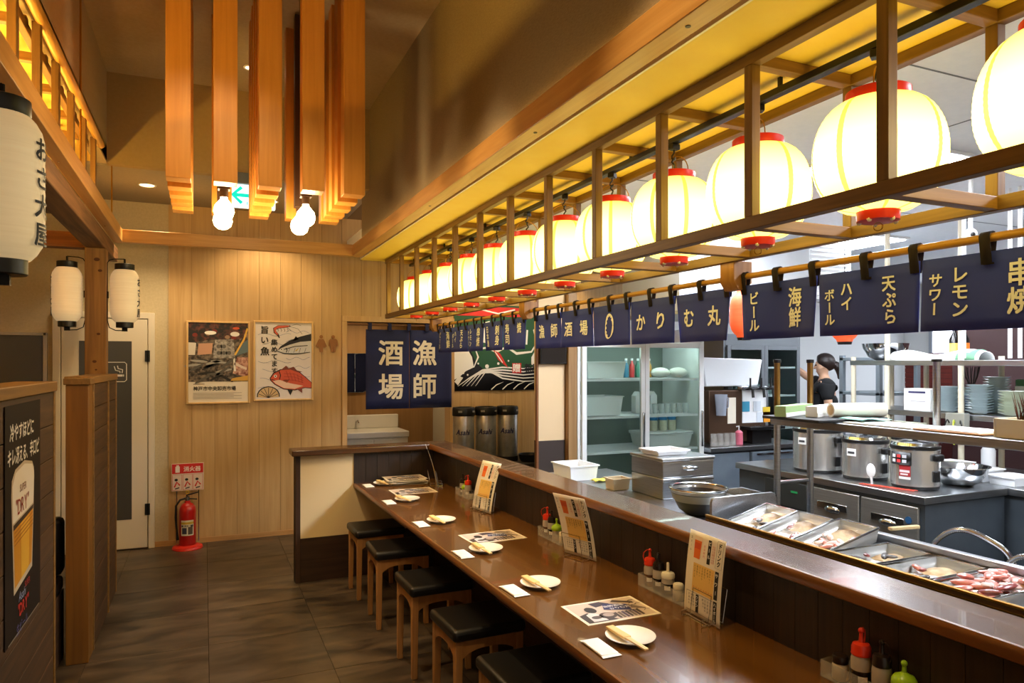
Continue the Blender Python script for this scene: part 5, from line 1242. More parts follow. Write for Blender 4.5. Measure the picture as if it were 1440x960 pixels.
fish_tray(2.15, .24, 'tilted fish tray with one dark piece, second from the splash plate', 'few', z=.898, L=.262)
fish_tray(1.96, .22, 'tilted fish tray of pink chopped squid, third from the splash plate', 'mid', z=.902, L=.285)
fish_tray(1.775, 0, 'flat fish tray nearly empty, fourth from the splash plate', 'few')
fish_tray(1.58, 0, 'flat fish tray with dark red scraps, fifth from the splash plate', 'few')
fish_tray(1.385, 0, 'full tray of pink fish heads at the right edge', 'full')
tag(ob('cutting_knife', B().obox((2.47, 1.93, .99), (.14, -.02, .0), (0, .018, 0), (0, 0, .014)), M('knife_wood', (206, 180, 130), rough=.6), bev=.004), 'pale wooden handle lying behind the third fish tray', 'handle')
tag(ob('plastic_board', B().box(2.48, 2.72, 1.72, 1.9, .862, .872), white_pl, bev=.003), 'white plastic board on the rear deck of the cold case', 'board')
h_ = [(2.76, 1.98, .84), (2.76, 1.955, .91), (2.76, 1.89, .97), (2.76, 1.82, .988), (2.76, 1.74, .97), (2.76, 1.67, .935), (2.76, 1.635, .862)]
hose = thing('shower_hose', 'coiled metal hose arching behind the cold case', 'hose', (0, 0, 0))
def smooth(pts, n=8):
    out = []; P = [Vector(p) for p in pts]
    for i in range(len(P) - 1):
        p0, p1, p2, p3 = P[max(i - 1, 0)], P[i], P[i + 1], P[min(i + 2, len(P) - 1)]
        for k in range(n):
            t = k / n; out.append(.5 * ((2 * p1) + (-p0 + p2) * t + (2 * p0 - 5 * p1 + 4 * p2 - p3) * t * t + (-p0 + 3 * p1 - 3 * p2 + p3) * t ** 3))
    return out + [P[-1]]
hp = smooth(h_, 16); ob('hose', B().tube(hp, [.010 + .0016 * (i % 2) for i in range(len(hp))], 10), chrome, hose)
hp = smooth([(2.73, 1.665, .862), (2.73, 1.645, .91), (2.73, 1.60, .945), (2.73, 1.55, .945), (2.73, 1.47, .9)], 12); ob('hose_end', B().tube(hp, [.010 + .0016 * (i % 2) for i in range(len(hp))], 10), chrome, hose)

# things on the prep table
wm = thing('food_warmer', 'two tier steel food warmer with drawer handles on the prep table', 'food warmer', (2.39, 3.32, .872))
ob('lower_box', B().box(0, .36, 0, .32, 0, .115), steel, wm, bev=.004)
ob('upper_box', B().box(0, .36, 0, .32, .12, .215), steel, wm, bev=.004)
ob('lid', B().box(-.008, .368, -.008, .328, .216, .232), steel, wm, bev=.004)
for z in (.06, .17):
    ob('cup_handle', B().ball((0, 0, 0), .045, seg=16, rings=8, sc=(1.3, .5, .38)), chrome, wm, loc=(.19, -.005, z))
    ob('trim', B().box(.002, .358, -.006, -.0005, z + .035, z + .043), chrome, wm)
tub(2.53, 3.50, 1.106, .11, .09, .03, 'white lid box lying on the food warmer', white_pl)
tub(2.30, 4.19, .872, .105, .13, .10, 'white plastic tub on the prep table nearest the cream wall', M('milky_tub', (232, 236, 240), rough=.3))
tag(ob('yellow_cloth', B().grid(lambda u, v: (2.33 + .14 * u, 3.97 + .07 * v, .874 + .012 * abs(math.sin(7 * u + 3 * v))), 10, 6), M('cloth_yellow', (222, 214, 90), rough=.8), solid=.004), 'folded yellow cloth in front of the white tub', 'cloth')
tub(2.34, 3.72, .872, .06, .05, .07, 'small pale tub left of the food warmer', M('tan_tub', (206, 190, 160), rough=.5))
bw = thing('black_bowl', 'black mixing bowl with a steel strainer beside the splash plate', 'bowl', (2.33, 2.93, .872))
ob('bowl', B().lathe([(0, 0), (.06, 0), (.1, .03), (.13, .09), (.14, .115), (.134, .115), (.122, .09), (.09, .035), (0, .01)], 36), M('bowl_black', (40, 38, 38), rough=.35), bw)
ob('strainer_rim', B().tube([(.145 * math.cos(a), .145 * math.sin(a), .135) for a in [2 * PI * i / 40 for i in range(40)]], .006, 8, closed=True), chrome, bw)
ob('strainer_mesh', B().lathe([(.145, .135), (.13, .08), (.09, .045), (0, .035)], 36), M('mesh_steel', (176, 170, 160), rough=.4, metal=.9, alpha=.7), bw)
tub(2.62, 2.93, .872, .1, .12, .09, 'steel pan right of the black bowl', chrome, name='steel_pan')

sh = thing('serving_shelf', 'steel serving shelf on posts above the cold case', 'shelf', (0, 0, 0))
ob('deck', B().box(2.83, 3.16, -.4, 2.95, 1.315, 1.355), steelY, sh, bev=.004)
for x, y in ((2.85, 2.92), (3.09, 2.92), (2.85, .9), (3.09, .9)):
    ob('post', B().tube([(x, y, 0), (x, y, 1.315)], .018, 12), steel, sh); ob('post_top', B().tube([(x, y, 1.355), (x, y, 1.655)], .0165, 12), M('bronze_pole', (150, 116, 64), rough=.3, metal=.9), sh); ob('post_cap', B().lathe([(.02, 1.65), (.02, 1.668), (0, 1.67)], 14), black, sh, loc=(x, y, 0))
ob('brace', B().tube([(2.85, 2.92, 1.0), (3.09, 2.92, 1.0)], .01, 8), steel, sh)
tag(ob('black_tray', B().box(2.72, 3.20, 2.52, 2.895, 1.3565, 1.372), M('tray_black', (26, 24, 24), rough=.5), bev=.004), 'black board lying on the left end of the serving shelf', 'tray')
gcard = M('green_carton', (150, 176, 120), rough=.6); wcard = M('white_carton', (234, 234, 228), rough=.6)
def wrap_box(loc, rz, L, label, m):
    t = thing('wrap_box', label, 'box', loc, rz); ob('carton', B().box(-.03, .03, -L / 2, L / 2, 0, .055), m, t, bev=.002); ob('cut_strip', B().box(.03, .033, -L / 2, L / 2, .0, .02), wcard, t)
wrap_box((2.86, 2.81, 1.3735), -1.2, .34, 'green cling wrap box on the left of the black board', gcard)
wrap_box((3.0, 2.735, 1.3735), -1.2, .36, 'white cling wrap box behind the paper roll', wcard)
pr_ = thing('paper_roll', 'thick white paper roll lying on the black board', 'roll', (3.05, 2.595, 1.409), rot=(0, 0, -.3))
ob('roll', B().tube([(-.13, 0, 0), (.16, 0, 0)], .036, 24), M('roll_white', (232, 222, 206), rough=.7), pr_); ob('core', B().tube([(-.1305, 0, 0), (-.129, 0, 0)], .026, 20), M('card_core', (196, 160, 110), rough=.8), pr_)
tag(ob('paper_sheets', B().box(2.86, 3.07, 2.14, 2.50, 1.3565, 1.362), M('sheet_white', (236, 236, 232), rough=.6), rot=(0, 0, .0)), 'loose white papers lying on the serving shelf', 'paper')
tag(ob('paper_mat', B().grid(lambda u, v: (2.9 + .2 * u, 2.42 + .14 * v, 1.3735 + .006 * math.sin(6 * u)), 6, 4), M('teal_check', (150, 200, 186), rough=.7), solid=.002), 'pale teal paper sheet under the paper roll', 'paper')
br_ = thing('brown_tray', 'flat tan tray on the serving shelf', 'tray', (2.965, 1.97, 1.3565)); ob('base', B().box(-.12, .12, -.15, .15, 0, .008), M('tan_tray', (176, 130, 80), rough=.5), br_, bev=.003); ob('paper', B().box(-.11, .1, -.13, .13, .008, .012), M('sheet_white', (236, 236, 232)), br_)
gb = thing('planter_box', 'beige box of brown dried stalks at the right edge of the serving shelf', 'planter', (2.99, 1.635, 1.3565))
bb = B(); bb.box(-.13, .13, -.15, -.14, 0, .075).box(-.13, .13, .14, .15, 0, .075).box(-.13, -.12, -.14, .14, 0, .075).box(.12, .13, -.14, .14, 0, .075).box(-.12, .12, -.14, .14, 0, .05)
ob('box', bb, M('beige_box', (206, 190, 156), rough=.6), gb, bev=.002)
stb = B(); rn = random.Random(9)
for k in range(800):
    x, y = rn.uniform(-.1, .11), rn.uniform(-.13, .08); dx, dy = rn.uniform(-.03, .03), rn.uniform(-.03, .03); h = rn.uniform(.08, .15)
    stb.add([(x - .005, y, .05), (x + .005, y, .05), (x + dx, y + dy, .05 + h)], [(0, 1, 2)]); stb.add([(x, y - .003, .05), (x, y + .003, .05), (x + dx, y + dy, .05 + h * .95)], [(0, 1, 2)])
o = ob('dried_stalks', stb, NOI('stalk_brown', (70, 34, 14), (120, 66, 28), ns=30, rough=.8), gb, smooth=False); o['kind'] = 'stuff'

# ------------------------------------------------------------------ worktop fridge with cookers
cf = thing('worktop_fridge', 'low steel worktop fridge with handled doors under the cookers', 'fridge', (3.91, 2.84, 0))
ob('top', B().box(-.015, .76, -.015, 1.6, .81, .855), steel, cf, bev=.004)
ob('body', B().box(.01, .75, 0, 1.58, .1, .81), NOI('cabinet_blue_steel', (74, 82, 90), (90, 98, 106), ns=4, rough=.42, metal=.5), cf)
warmst = NOI('cabinet_door_steel', (150, 148, 142), (166, 164, 158), scale=(30, 1, 30), ns=6, rough=.35, metal=.8)
for y0, y1 in ((.03, .43), (.445, .86)):
    d_ = ob('door', B().box(-.012, .01, y0, y1, .14, .785), warmst, cf, bev=.005)
    ob('handle_recess', B().box(-.018, -.012, y0 + .09, y1 - .08, .655, .70), chrome, d_, bev=.002)
    ob('cup_pull', B().ball((0, 0, 0), .05, seg=14, rings=8, sc=(.35, 1.3, .5)), chrome, d_, loc=(-.016, (y0 + y1) / 2, .655))
ob('badge', B().lathe([(0, 0), (.022, 0), (.022, .003), (0, .003)], 18), M('badge_blue', (40, 80, 120), rough=.3), cf, loc=(-.013, .09, .70), rot=(0, -PI / 2, 0))
pn = ob('control_panel', B().box(-.012, .01, .88, 1.28, .60, .785), M('panel_dark', (46, 48, 46), rough=.4), cf, bev=.003)
ob('display', B().box(-.014, -.012, .96, 1.02, .71, .725), M('led_green', (30, 60, 40), rough=.2, emit=(40, 160, 90), es=.3), pn)
ob('lower_grille', B().box(-.010, .01, .88, 1.28, .14, .59), warmst, cf, bev=.004)
cst = NOI('cooker_steel', (190, 188, 184), (206, 204, 200), scale=(1, 1, 1), ns=3, rough=.26, metal=.85)
def cooker(loc, r, h, label, panel, rz=0):
    t = thing('rice_cooker', label, 'rice cooker', loc, rz, 'steel cookers on the worktop')
    ob('base', B().lathe([(0, 0), (r * .96, 0), (r * .98, .02), (0, .022)], 32), black, t)
    ob('body', B().lathe([(r, .02), (r, h - .06), (r * .99, h - .05)], 40).lathe([(0, .021), (r, .0205)], 40), cst, t)
    ob('collar', B().lathe([(r * 1.0, h - .055), (r * 1.03, h - .05), (r * 1.03, h - .032), (r * .98, h - .028), (0, h - .03)], 36), black, t)
    ob('lid', B().lathe([(r * .99, h - .03), (r * .95, h - .012), (r * .5, h), (0, h + .003)], 36), chrome, t)
    ob('lid_knob', B().lathe([(0, h), (.014, h + .002), (.018, h + .02), (0, h + .024)], 14), black, t)
    for s in (-1, 1):
        ob('handle', B().box(-.035, .035, s * r if s > 0 else -r - .035, r + .035 if s > 0 else -r, h - .12, h - .075), black, t, bev=.01)
        ob('side_socket', B().box(-.025, .025, s * r * .98 if s > 0 else -r - .014, r + .014 if s > 0 else -r * .98, .05, .12), black, t, bev=.006)
    if panel:
        q = B()
        for hh in ((.16, .255, 0),):
            q.grid(lambda u, v: ((r + .003) * math.cos(PI - .5 + 1.0 * u), (r + .003) * math.sin(PI - .5 + 1.0 * u), h - .15 + .08 * v), 8, 1)
        p_ = ob('control_panel', q, black, t, solid=.004)
        pq = Print(gap=.001)
        for i in range(6): pq.rect(-.05 + .035 * (i % 3), -.025 + .035 * (i % 3), .0 + .03 * (i // 3), .02 + .03 * (i // 3), [(226, 226, 226), (206, 60, 60), (200, 200, 206)][i % 3], 5)
        pq.build('buttons', p_, lambda x, y, d: cyl_map(r + .004, PI)(x, y + h - .135, d), cuts=[('x', [-.04 + .02 * i for i in range(5)])])
        pq = Print(gap=.001); pq.rect(-.04, .03, .08, .15, (160, 36, 40), 1).rect(-.035, .025, .105, .12, (226, 206, 206), 2).rect(-.03, .015, .088, .098, (226, 206, 206), 2).rect(-.04, .03, .062, .078, (226, 226, 226), 2)
        pq.build('sticker', t, cyl_map(r + .0008, PI + .25), cuts=[('x', [-.03 + .015 * i for i in range(5)])])
    else:
        pq = Print(gap=.001); pq.rect(-.04, .03, h - .14, h - .09, (226, 226, 226), 1).rect(-.03, .02, h - .125, h - .11, (60, 60, 66), 2)
        pq.build('sticker', t, cyl_map(r + .0008, PI + .1), cuts=[('x', [-.03 + .015 * i for i in range(5)])])
    return t
cooker((4.16, 3.86, .857), .17, .34, 'large steel rice cooker farthest left on the worktop', False)
cooker((4.18, 3.47, .857), .145, .30, 'plain steel rice cooker in the middle of the three', False)
cooker((4.17, 3.09, .857), .14, .30, 'steel rice cooker with a button panel and red sticker', True)
rl = thing('rice_paddle', 'white rice paddle leaning between two cookers', 'paddle', (3.98, 3.26, .95)); ob('blade', B().ball((0, 0, 0), .035, seg=14, rings=8, sc=(.12, 1, 1.3)), white_pl, rl); ob('handle', B().tube([(0, 0, -.03), (.01, 0, -.09)], .007, 8), white_pl, rl)
for k in range(2):
    tag(ob('cooking_chopstick', B().tube([(0, 0, 0), (.0, -.34, 0)], [.004, .0025], 8), M('chop_red', (176, 60, 40), rough=.5), loc=(3.925 + .02 * k, 3.30, .861), rot=(0, 0, .22 + .05 * k)), ['long red cooking chopstick at the worktop edge', 'long red cooking chopstick nearer the cooker'][k], 'chopstick', 'cooking chopsticks')
mb = thing('mixing_bowl', 'wide steel mixing bowl right of the cookers', 'bowl', (4.505, 3.04, .857)); ob('bowl', B().lathe([(0, 0), (.08, 0), (.12, .02), (.165, .08), (.18, .12), (.187, .122), (.187, .127), (.176, .124), (.155, .08), (.11, .027), (0, .008)], 40), chrome, mb)
mb2 = thing('mixing_bowl', 'steel bowl hanging high behind the serving shelf', 'bowl', (5.25, 4.16, 1.672)); ob('bowl', B().lathe([(0, 0), (.08, 0), (.13, .03), (.17, .1), (.18, .14), (.172, .14), (.12, .04), (0, .01)], 36), chrome, mb2)
rc_ = thing('side_counter', 'dark steel side counter right of the worktop fridge', 'counter', (4.68, 2.28, 0)); ob('top', B().box(0, .9, 0, 2.15, .81, .855), steel, rc_, bev=.003); ob('body', B().box(.02, .88, .03, 2.13, 0, .81), MATS['cabinet_blue_steel'], rc_)
ob('white_machine_panel', B().box(.3, .76, .0, .03, .1, .78), white_pl, rc_, bev=.004)
for k in range(8): ob('vent_slat', B().box(.36, .7, -.006, 0, .70 - .03 * k, .712 - .03 * k), M('slat_grey', (150, 156, 160)), rc_)
for k in range(3): tub(4.835, 2.90 + .2 * k, .857, .11, .085, .06 + .02 * k, ['white tub right of the mixing bowl', 'white tub behind the mixing bowl, middle', 'white tub behind the mixing bowl, farthest'][k], white_pl)
bo = thing('spray_bottle', 'white bottle standing behind the mixing bowl', 'bottle', (5.2, 3.28, .857)); ob('body', B().lathe([(0, 0), (.045, 0), (.046, .16), (.03, .19), (.015, .2), (0, .2)], 18), white_pl, bo); ob('cap', B().lathe([(.016, .2), (.016, .225), (0, .225)], 14), black, bo)
ORD = ['first', 'second', 'third', 'fourth', 'fifth', 'sixth', 'seventh', 'eighth', 'ninth', 'tenth', 'eleventh', 'twelfth', 'thirteenth', 'fourteenth']
for k in range(14):
    tag(ob('serving_tray', B().box(-.12, .12, -.1, .1, 0, .018), black, loc=(4.72, 3.50, .857 + .0235 * k), bev=.004), 'black tray %s from the top of the tall stack beside the cookers' % ORD[13 - k], 'tray', 'stack of black trays')

# dish shelf behind
ds = thing('dish_shelf', 'steel dish shelf with pale posts behind the cookers', 'shelf', (5.0, 2.3, 0))
for z in (1.24, 1.63): ob('deck', B().box(0, .5, 0, 2.0, z, z + .04), steel, ds, bev=.003)
postm = M('pale_post', (222, 214, 190), rough=.4)
for y, hz in ((.02, 1.7), (1.06, 2.757), (1.66, 2.757), (1.98, 1.7)):
    for x in (.02, .48): ob('post', B().tube([(x, y, .857), (x, y, hz if x < .1 else 1.7)], .02, 12), postm, ds)
dish = M('celadon_dish', (196, 210, 214), rough=.3); dish2 = M('pale_green_dish', (206, 214, 196), rough=.3)
dm = B().lathe([(0, 0), (.04, 0), (.045, .004), (.085, .022), (.088, .026), (.08, .024), (.04, .009), (0, .008)], 28).mesh('dish'); dm.materials.append(dish)
dm2 = dm.copy(); dm2.materials.clear(); dm2.materials.append(dish2)
for si, (y, n, lab, me) in enumerate(((1.235, 10, 'stack behind the grey pole', dm), (1.0, 11, 'stack right of the pale post', dm), (1.0, 14, 'taller stack behind the second', dm), (.77, 9, 'greenish stack at the right', dm2))):
    for k in range(n):
        o = bpy.data.objects.new('dish', me); COL.objects.link(o); o.location = (5.13 + .2 * (si == 2), 2.3 + y, 1.281 + .0185 * k)
        tag(o, 'pale %s dish %s from the top of the %s' % ('blue' if me is dm else 'green', ORD[n - 1 - k], lab), 'dish', 'dishes on the dish shelf')
bxs = thing('till_roll_box', 'white carton with a dark stripe on the dish shelf', 'box', (5.10, 3.72, 1.281)); ob('carton', B().box(-.06, .1, -.11, .11, 0, .17), wcard, bxs, bev=.003); ob('stripe', B().box(-.062, -.06, -.07, .07, .135, .15), M('stripe_navy', (50, 48, 90)), bxs); ob('text_block', B().box(-.062, -.06, -.07, .05, .07, .075), M('stripe_grey', (150, 150, 160)), bxs)
sb = thing('switch_box', 'grey box of switches on the serving shelf by the pole', 'switch box', (3.05, 2.20, 1.3635)) if False else thing('switch_box', 'grey box with six switches in front of the white carton', 'switch box', (4.90, 3.70, 1.10)); ob('case', B().box(0, .06, -.12, .12, 0, .1), M('switch_grey', (170, 170, 150), rough=.5), sb, bev=.004)
for i in range(6): ob('switch', B().box(-.006, 0, -.08 + .055 * (i % 3), -.04 + .055 * (i % 3), .015 + .045 * (i // 3), .045 + .045 * (i // 3)), white_pl, sb, bev=.002)
ob('bracket', B().box(.06, .1, -.02, .02, .0, .1), iron, sb)
gp = thing('grey_pole', 'steel pole with a black cap in front of the dish stacks', 'pole', (3.115, 2.2, 1.3565)); ob('pole', B().tube([(0, 0, 0), (0, 0, .30)], .016, 12), steel, gp); ob('cap', B().lathe([(.022, .298), (.022, .31), (0, .312)], 14), black, gp)
pb_ = thing('outlet_box', 'grey outlet box with cables on the pale post', 'outlet', (4.92, 3.34, 1.12)); ob('case', B().box(0, .06, -.07, .07, 0, .17), M('outlet_grey', (150, 150, 140), rough=.5), pb_, bev=.004)
for k in range(3): ob('cable', B().tube(smooth([(0, -.04 + .04 * k, .1), (-.04, -.07 + .05 * k, .12), (-.06, -.1 + .07 * k, .05), (-.05, -.12 + .09 * k, -.05)], 6), .005, 6), [black, M('cable_green', (190, 200, 60)), black][k], pb_)
wb_ = thing('wrap_bundle', 'white wrapped rolls with green ends on the top dish shelf', 'rolls', (5.15, 3.62, 1.672))
ob('bundle', B().grid(lambda u, v: (.1 * math.cos(PI * v) * .9, -.36 + .72 * u, .075 * math.sin(PI * v) * (.8 + .25 * math.sin(9 * u))), 16, 8), M('bundle_white', (240, 242, 240), rough=.4), wb_, solid=.004)
ob('green_band', B().grid(lambda u, v: (.104 * math.cos(PI * v) * .9, -.33 + .14 * u, .078 * math.sin(PI * v) * .95), 3, 8), M('band_green', (120, 176, 140), rough=.5), wb_, solid=.003)
for k, (dy, c_, nm) in enumerate(((0, (226, 206, 110), 'yellow labelled dark bottle on the top dish shelf'), (-.075, (226, 110, 30), 'orange labelled dark bottle on the top dish shelf'))):
    t = thing('liquor_bottle', nm, 'bottle', (5.33, 3.62 + dy, 1.672), 0); ob('body', B().lathe([(0, 0), (.035, 0), (.036, .16), (.013, .21), (.012, .25), (0, .25)], 18), M('bottle_dark', (24, 20, 18), rough=.15), t); ob('label', B().lathe([(.037, .03), (.037, .13)], 18), M('lab_%d' % k, c_, rough=.5), t); ob('cap', B().lathe([(.014, .24), (.014, .265), (0, .265)], 12), black, t)
bx2 = thing('foam_box', 'white foam lid over a blue grey crate behind the dish stacks', 'box', (5.42, 3.62, 1.281)); ob('crate', B().box(-.1, .07, -.2, .12, 0, .12), M('crate_blue', (150, 164, 190), rough=.5), bx2, bev=.004); ob('lid', B().ball((-.02, -.04, .15), .16, seg=16, rings=8, sc=(.5, 1.0, .22)), M('lid_aqua', (206, 230, 228), rough=.4), bx2)
gs = thing('green_sponge_stack', 'dark green sponge pads behind the taller dish stack', 'sponge', (5.42, 3.10, 1.281)); ob('pads', B().box(-.05, .08, -.1, .1, .2, .25), M('sponge_green', (70, 110, 76), rough=.9), gs, bev=.01); ob('box', B().box(-.05, .08, -.1, .1, 0, .2), dish, gs)
ut = thing('utensil_bundle', 'black wire whisks standing behind the dish stack', 'utensils', (5.3, 3.47, 1.281)); b = B()
for k in range(12): a = 2 * PI * k / 12; b.tube(smooth([(0, 0, .16), (.03 * math.cos(a), .04 * math.sin(a), .26), (.04 * math.cos(a), .06 * math.sin(a), .34)], 4), .003, 5)
b.tube([(0, 0, 0), (0, 0, .16)], .012, 8); ob('whisk', b, black, ut)
# steel rack beside the staff member
rk = thing('steel_rack', 'grey steel rack with a cream cupboard beside the staff member', 'rack', (5.6, 4.5, 0)); 
for x in (0, .5):
    for y in (0, .4): ob('post', B().box(x - .02, x + .02, y - .02, y + .02, 0, 1.72), M('rack_grey', (140, 152, 160), rough=.4, metal=.5), rk)
for z in (.5, 1.38, 1.70): ob('deck', B().box(-.02, .52, -.02, .42, z - .03, z), MATS['rack_grey'], rk, bev=.003)
bt = thing('slatted_partition', 'dark red slatted booth backs beyond the kitchen', 'booth', (7.4, 1.2, 0))
ob('panel', B().box(0, .08, 0, 4.4, 0, 1.76), M('booth_red', (62, 18, 14), rough=.5), bt)
slb = B().box(-.012, 0, 0, 4.4, 0, .05).mesh('slat')
for k in range(12): ob('slat', slb, WOOD('booth_slat', (80, 24, 18), (104, 36, 26), 'y'), bt, loc=(0, 0, 1.10 + .055 * k))
mp_ = tag(ob('maroon_screen', B().box(6.3, 6.36, 3.3, 4.3, 0, 2.0), M('maroon', (52, 26, 26), rough=.6), bev=.004), 'dark maroon screen behind the dish shelf', 'screen')
for k, (y0, y1) in enumerate(((2.2, 3.6), (3.9, 5.2), (5.5, 6.6))):
    w_ = struct('window_%d' % (k + 2), B().box(9.27, 9.299, y0, y1, .9, 2.3), EMIT('daylight_pane', (232, 240, 255), 3.0))
    f = B(); f.box(9.25, 9.30, y0 - .05, y0, .85, 2.35).box(9.25, 9.3, y1, y1 + .05, .85, 2.35).box(9.25, 9.3, y0, y1, 2.3, 2.35).box(9.25, 9.3, y0, y1, .85, .9).box(9.26, 9.3, (y0 + y1) / 2 - .02, (y0 + y1) / 2 + .02, .9, 2.3); ob('window_frame', f, M('win_frame', (150, 156, 166), rough=.5), w_)
    c_ = thing('window_curtain', ['white pleated curtain nearest', 'white pleated curtain in the middle window', 'white pleated curtain farthest'][k] + ' beyond the booths', 'curtain', (9.2, y0, .9))
    ob('cloth', B().grid(lambda u, v: (.03 * math.sin(60 * u), .55 * (y1 - y0) * u, 1.45 * v), 80, 1), M('curtain_white', (206, 206, 204), rough=.9), c_, solid=.003)
    ob('curtain_rail', B().tube([(0, -.05, 1.47), (0, y1 - y0 + .05, 1.47)], .012, 8), M('win_frame', (150, 156, 166)), c_)

# ------------------------------------------------------------------ people
skin_m = NOI('skin', (206, 158, 126), (216, 170, 138), ns=20, rough=.5); hair_m = NOI('dark_hair', (26, 16, 13), (44, 28, 22), scale=(1, 1, .2), ns=40, rough=.45)
def skinned(name, verts, edges, radii, mat, parent, root=0, sub=2):
    me = bpy.data.meshes.new(name); me.from_pydata(verts, edges, []); me.materials.append(mat)
    o = bpy.data.objects.new(name, me); COL.objects.link(o); o.parent = parent
    sk_ = o.modifiers.new('skin', 'SKIN'); sk_.use_smooth_shade = True
    ly = me.skin_vertices[0].data if me.skin_vertices else None
    if ly is None:
        bm = bmesh.new(); bm.from_mesh(me); bm.verts.layers.skin.verify(); bm.to_mesh(me); bm.free(); ly = me.skin_vertices[0].data
    for i, r in enumerate(radii):
        ly[i].radius = r if isinstance(r, tuple) else (r, r)
        ly[i].use_root = (i == root)
    s_ = o.modifiers.new('sub', 'SUBSURF'); s_.levels = sub; s_.render_levels = sub
    return o
def hand_edges(V, E, Rr, wrist, palm, d, side, n):
    """palm plus five separate short finger chains; d = pointing direction, side = across the palm, n = palm normal"""
    d, side, n = Vector(d).normalized(), Vector(side).normalized(), Vector(n).normalized()
    base = Vector(V[palm])
    for k, (o_, L) in enumerate(((-.03, .062), (-.01, .072), (.01, .068), (.03, .054))):
        a = base + side * o_ + d * .035; i0 = len(V)
        V += [tuple(a), tuple(a + d * L * .55), tuple(a + d * L * .9 + n * L * .35)]; Rr += [.010, .0085, .0075]
        E += [(palm, i0), (i0, i0 + 1), (i0 + 1, i0 + 2)]
    a = base - side * .042 - d * .005; i0 = len(V); V += [tuple(a), tuple(a - side * .02 + d * .035)]; Rr += [.011, .0085]; E += [(palm, i0), (i0, i0 + 1)]
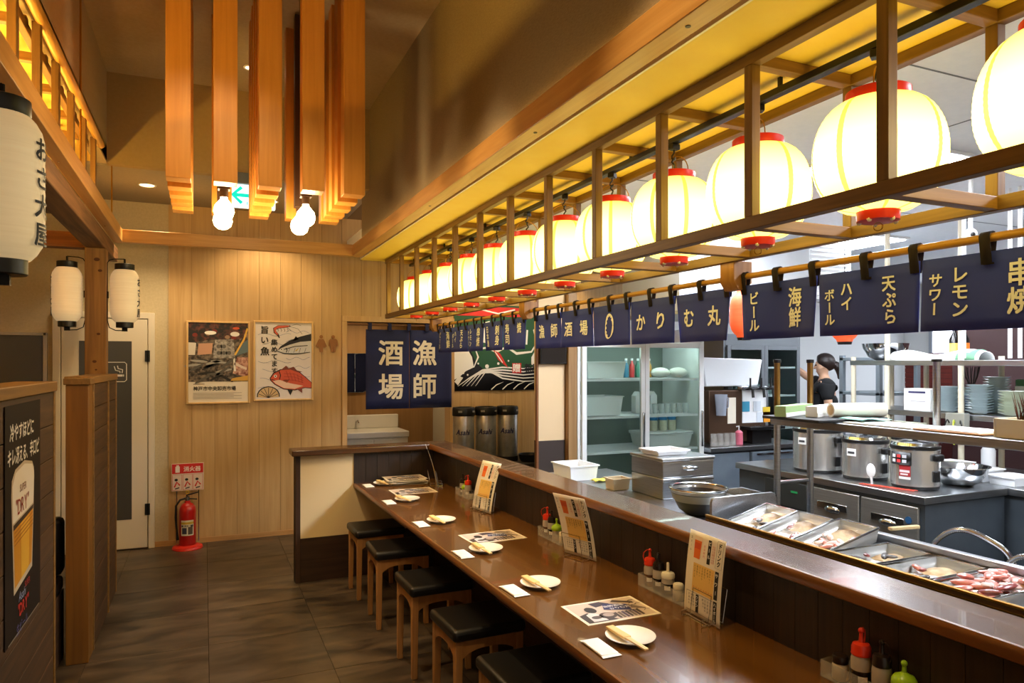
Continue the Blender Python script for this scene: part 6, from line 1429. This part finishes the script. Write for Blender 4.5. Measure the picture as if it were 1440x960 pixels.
def person(loc, rz, label, seated=False, reach=True, top=(30, 30, 32), hair=True):
    """local +X is forwards"""
    t = thing('person', label, 'person', loc, rz)
    hz = .92 if not seated else .50
    V = [(0, 0, hz), (0, 0, hz + .16), (.01, 0, hz + .34), (.0, 0, hz + .46), (.01, 0, hz + .535), (.03, 0, hz + .60), (.03, 0, hz + .67), (.015, 0, hz + .735)]
    Rr = [(.15, .11), (.125, .10), (.15, .105), (.085, .07), (.048, .05), (.065, .075), (.077, .092), (.06, .07)]
    E = [(i, i + 1) for i in range(7)]
    i = len(V); V += [(.118, 0, hz + .615), (.095, 0, hz + .66)]; Rr += [.011, .02]; E += [(6, i + 1), (i + 1, i)]
    for s in (-1, 1):
        i = len(V); V.append((.02, s * .072, hz + .63)); Rr.append(.014); E.append((6, i))
        # arms
        i = len(V)
        if reach and s < 0: pts = [(.0, s * .17, hz + .43), (.20, s * .20, hz + .54), (.40, s * .15, hz + .72), (.47, s * .14, hz + .77)]
        elif seated: pts = [(.0, s * .17, hz + .43), (.06, s * .21, hz + .2), (.27, s * .15, hz + .16), (.34, s * .13, hz + .17)]
        else: pts = [(.0, s * .17, hz + .43), (-.02, s * .22, hz + .16), (.06, s * .23, hz - .08), (.09, s * .23, hz - .16)]
        V += pts; Rr += [.058, .045, .03, .03]; E += [(3, i), (i, i + 1), (i + 1, i + 2), (i + 2, i + 3)]
        dd = Vector(pts[3]) - Vector(pts[2]); hand_edges(V, E, Rr, i + 2, i + 3, dd, (0, -s, 0), (dd.cross(Vector((0, 1, 0)))))
        i = len(V)
        if seated: lp = [(.03, s * .10, hz), (.42, s * .12, hz + .02), (.42, s * .12, .09), (.50, s * .12, .035)]
        else: lp = [(.0, s * .10, hz - .06), (.02, s * .11, .49), (-.02, s * .11, .09), (.09, s * .115, .03)]
        V += lp; Rr += [.088, .06, .042, (.045, .03)]; E += [(0, i), (i, i + 1), (i + 1, i + 2), (i + 2, i + 3)]
    skinned('body', V, E, Rr, skin_m, t)
    cl_ = M('shirt_%d' % top[0], top, rough=.85)
    V2 = [(0, 0, hz - .02), (0, 0, hz + .16), (.01, 0, hz + .34), (.0, 0, hz + .45), (.0, 0, hz + .53)]; R2 = [(.172, .13), (.15, .12), (.178, .135), (.15, .115), (.066, .066)]; E2 = [(0, 1), (1, 2), (2, 3), (3, 4)]
    for s in (-1, 1):
        i = len(V2)
        if reach and s < 0: pts = [(.0, s * .165, hz + .42), (.14, s * .19, hz + .505)]
        elif seated: pts = [(.0, s * .17, hz + .43), (.045, s * .20, hz + .26)]
        else: pts = [(.0, s * .17, hz + .43), (-.012, s * .208, hz + .25)]
        V2 += pts; R2 += [.082, .068]; E2 += [(3, i), (i, i + 1)]
    skinned('shirt', V2, E2, R2, cl_, t)
    V3 = [(0, 0, hz + .03)]; R3 = [(.165, .125)]; E3 = []
    for s in (-1, 1):
        i = len(V3); V3 += ([(.03, s * .10, hz), (.42, s * .12, hz + .02), (.42, s * .12, .12)] if seated else [(.0, s * .10, hz - .06), (.02, s * .11, .49), (-.02, s * .11, .12)]); R3 += [.1, .074, .06]; E3 += [(0, i), (i, i + 1), (i + 1, i + 2)]
    skinned('trousers', V3, E3, R3, M('dark_trousers', (30, 32, 40), rough=.85), t)
    if hair:
        hb = B().ball((.0, 0, hz + .70), .108, seg=24, rings=16, sc=(1.06, .92, .98)); hb.v = [(x - max(0, (hz + .70 - z)) * .25, y, z) for x, y, z in hb.v]
        hb.v = [(min(x, .085 - max(0, hz + .69 - z) * 1.4), y, z) for x, y, z in hb.v]
        hb.tube(smooth([(-.09, 0, hz + .68), (-.14, 0, hz + .64), (-.16, 0, hz + .56), (-.15, 0, hz + .50)], 4), [.035, .04, .043, .046, .048, .046, .042, .04, .036, .032, .026, .02, .01], 12)
        ob('hair', hb, hair_m, t)
    for s in (-1, 1): ob('eye', B().ball((0, 0, 0), .011, seg=10, rings=6), M('eye_dark', (24, 18, 16), rough=.2), t, loc=(.098, s * .032, hz + .665))
    ob('mouth', B().ball((0, 0, 0), .018, seg=10, rings=6, sc=(.25, 1, .22)), M('lips', (170, 90, 80), rough=.5), t, loc=(.094, 0, hz + .585))
    return t
person((6.60, 6.02, .04), R(138), 'person in a dark shirt with tied back hair, one arm raised to the grey fridge')
person((7.95, 4.95, .30), 0, 'person with dark hair seated beyond the booth backs', seated=True, reach=False, top=(40, 44, 60))
person((7.85, 2.62, .28), .3, 'person in a dark green top at the right edge beyond the dish shelf', seated=True, reach=False, top=(36, 52, 46))
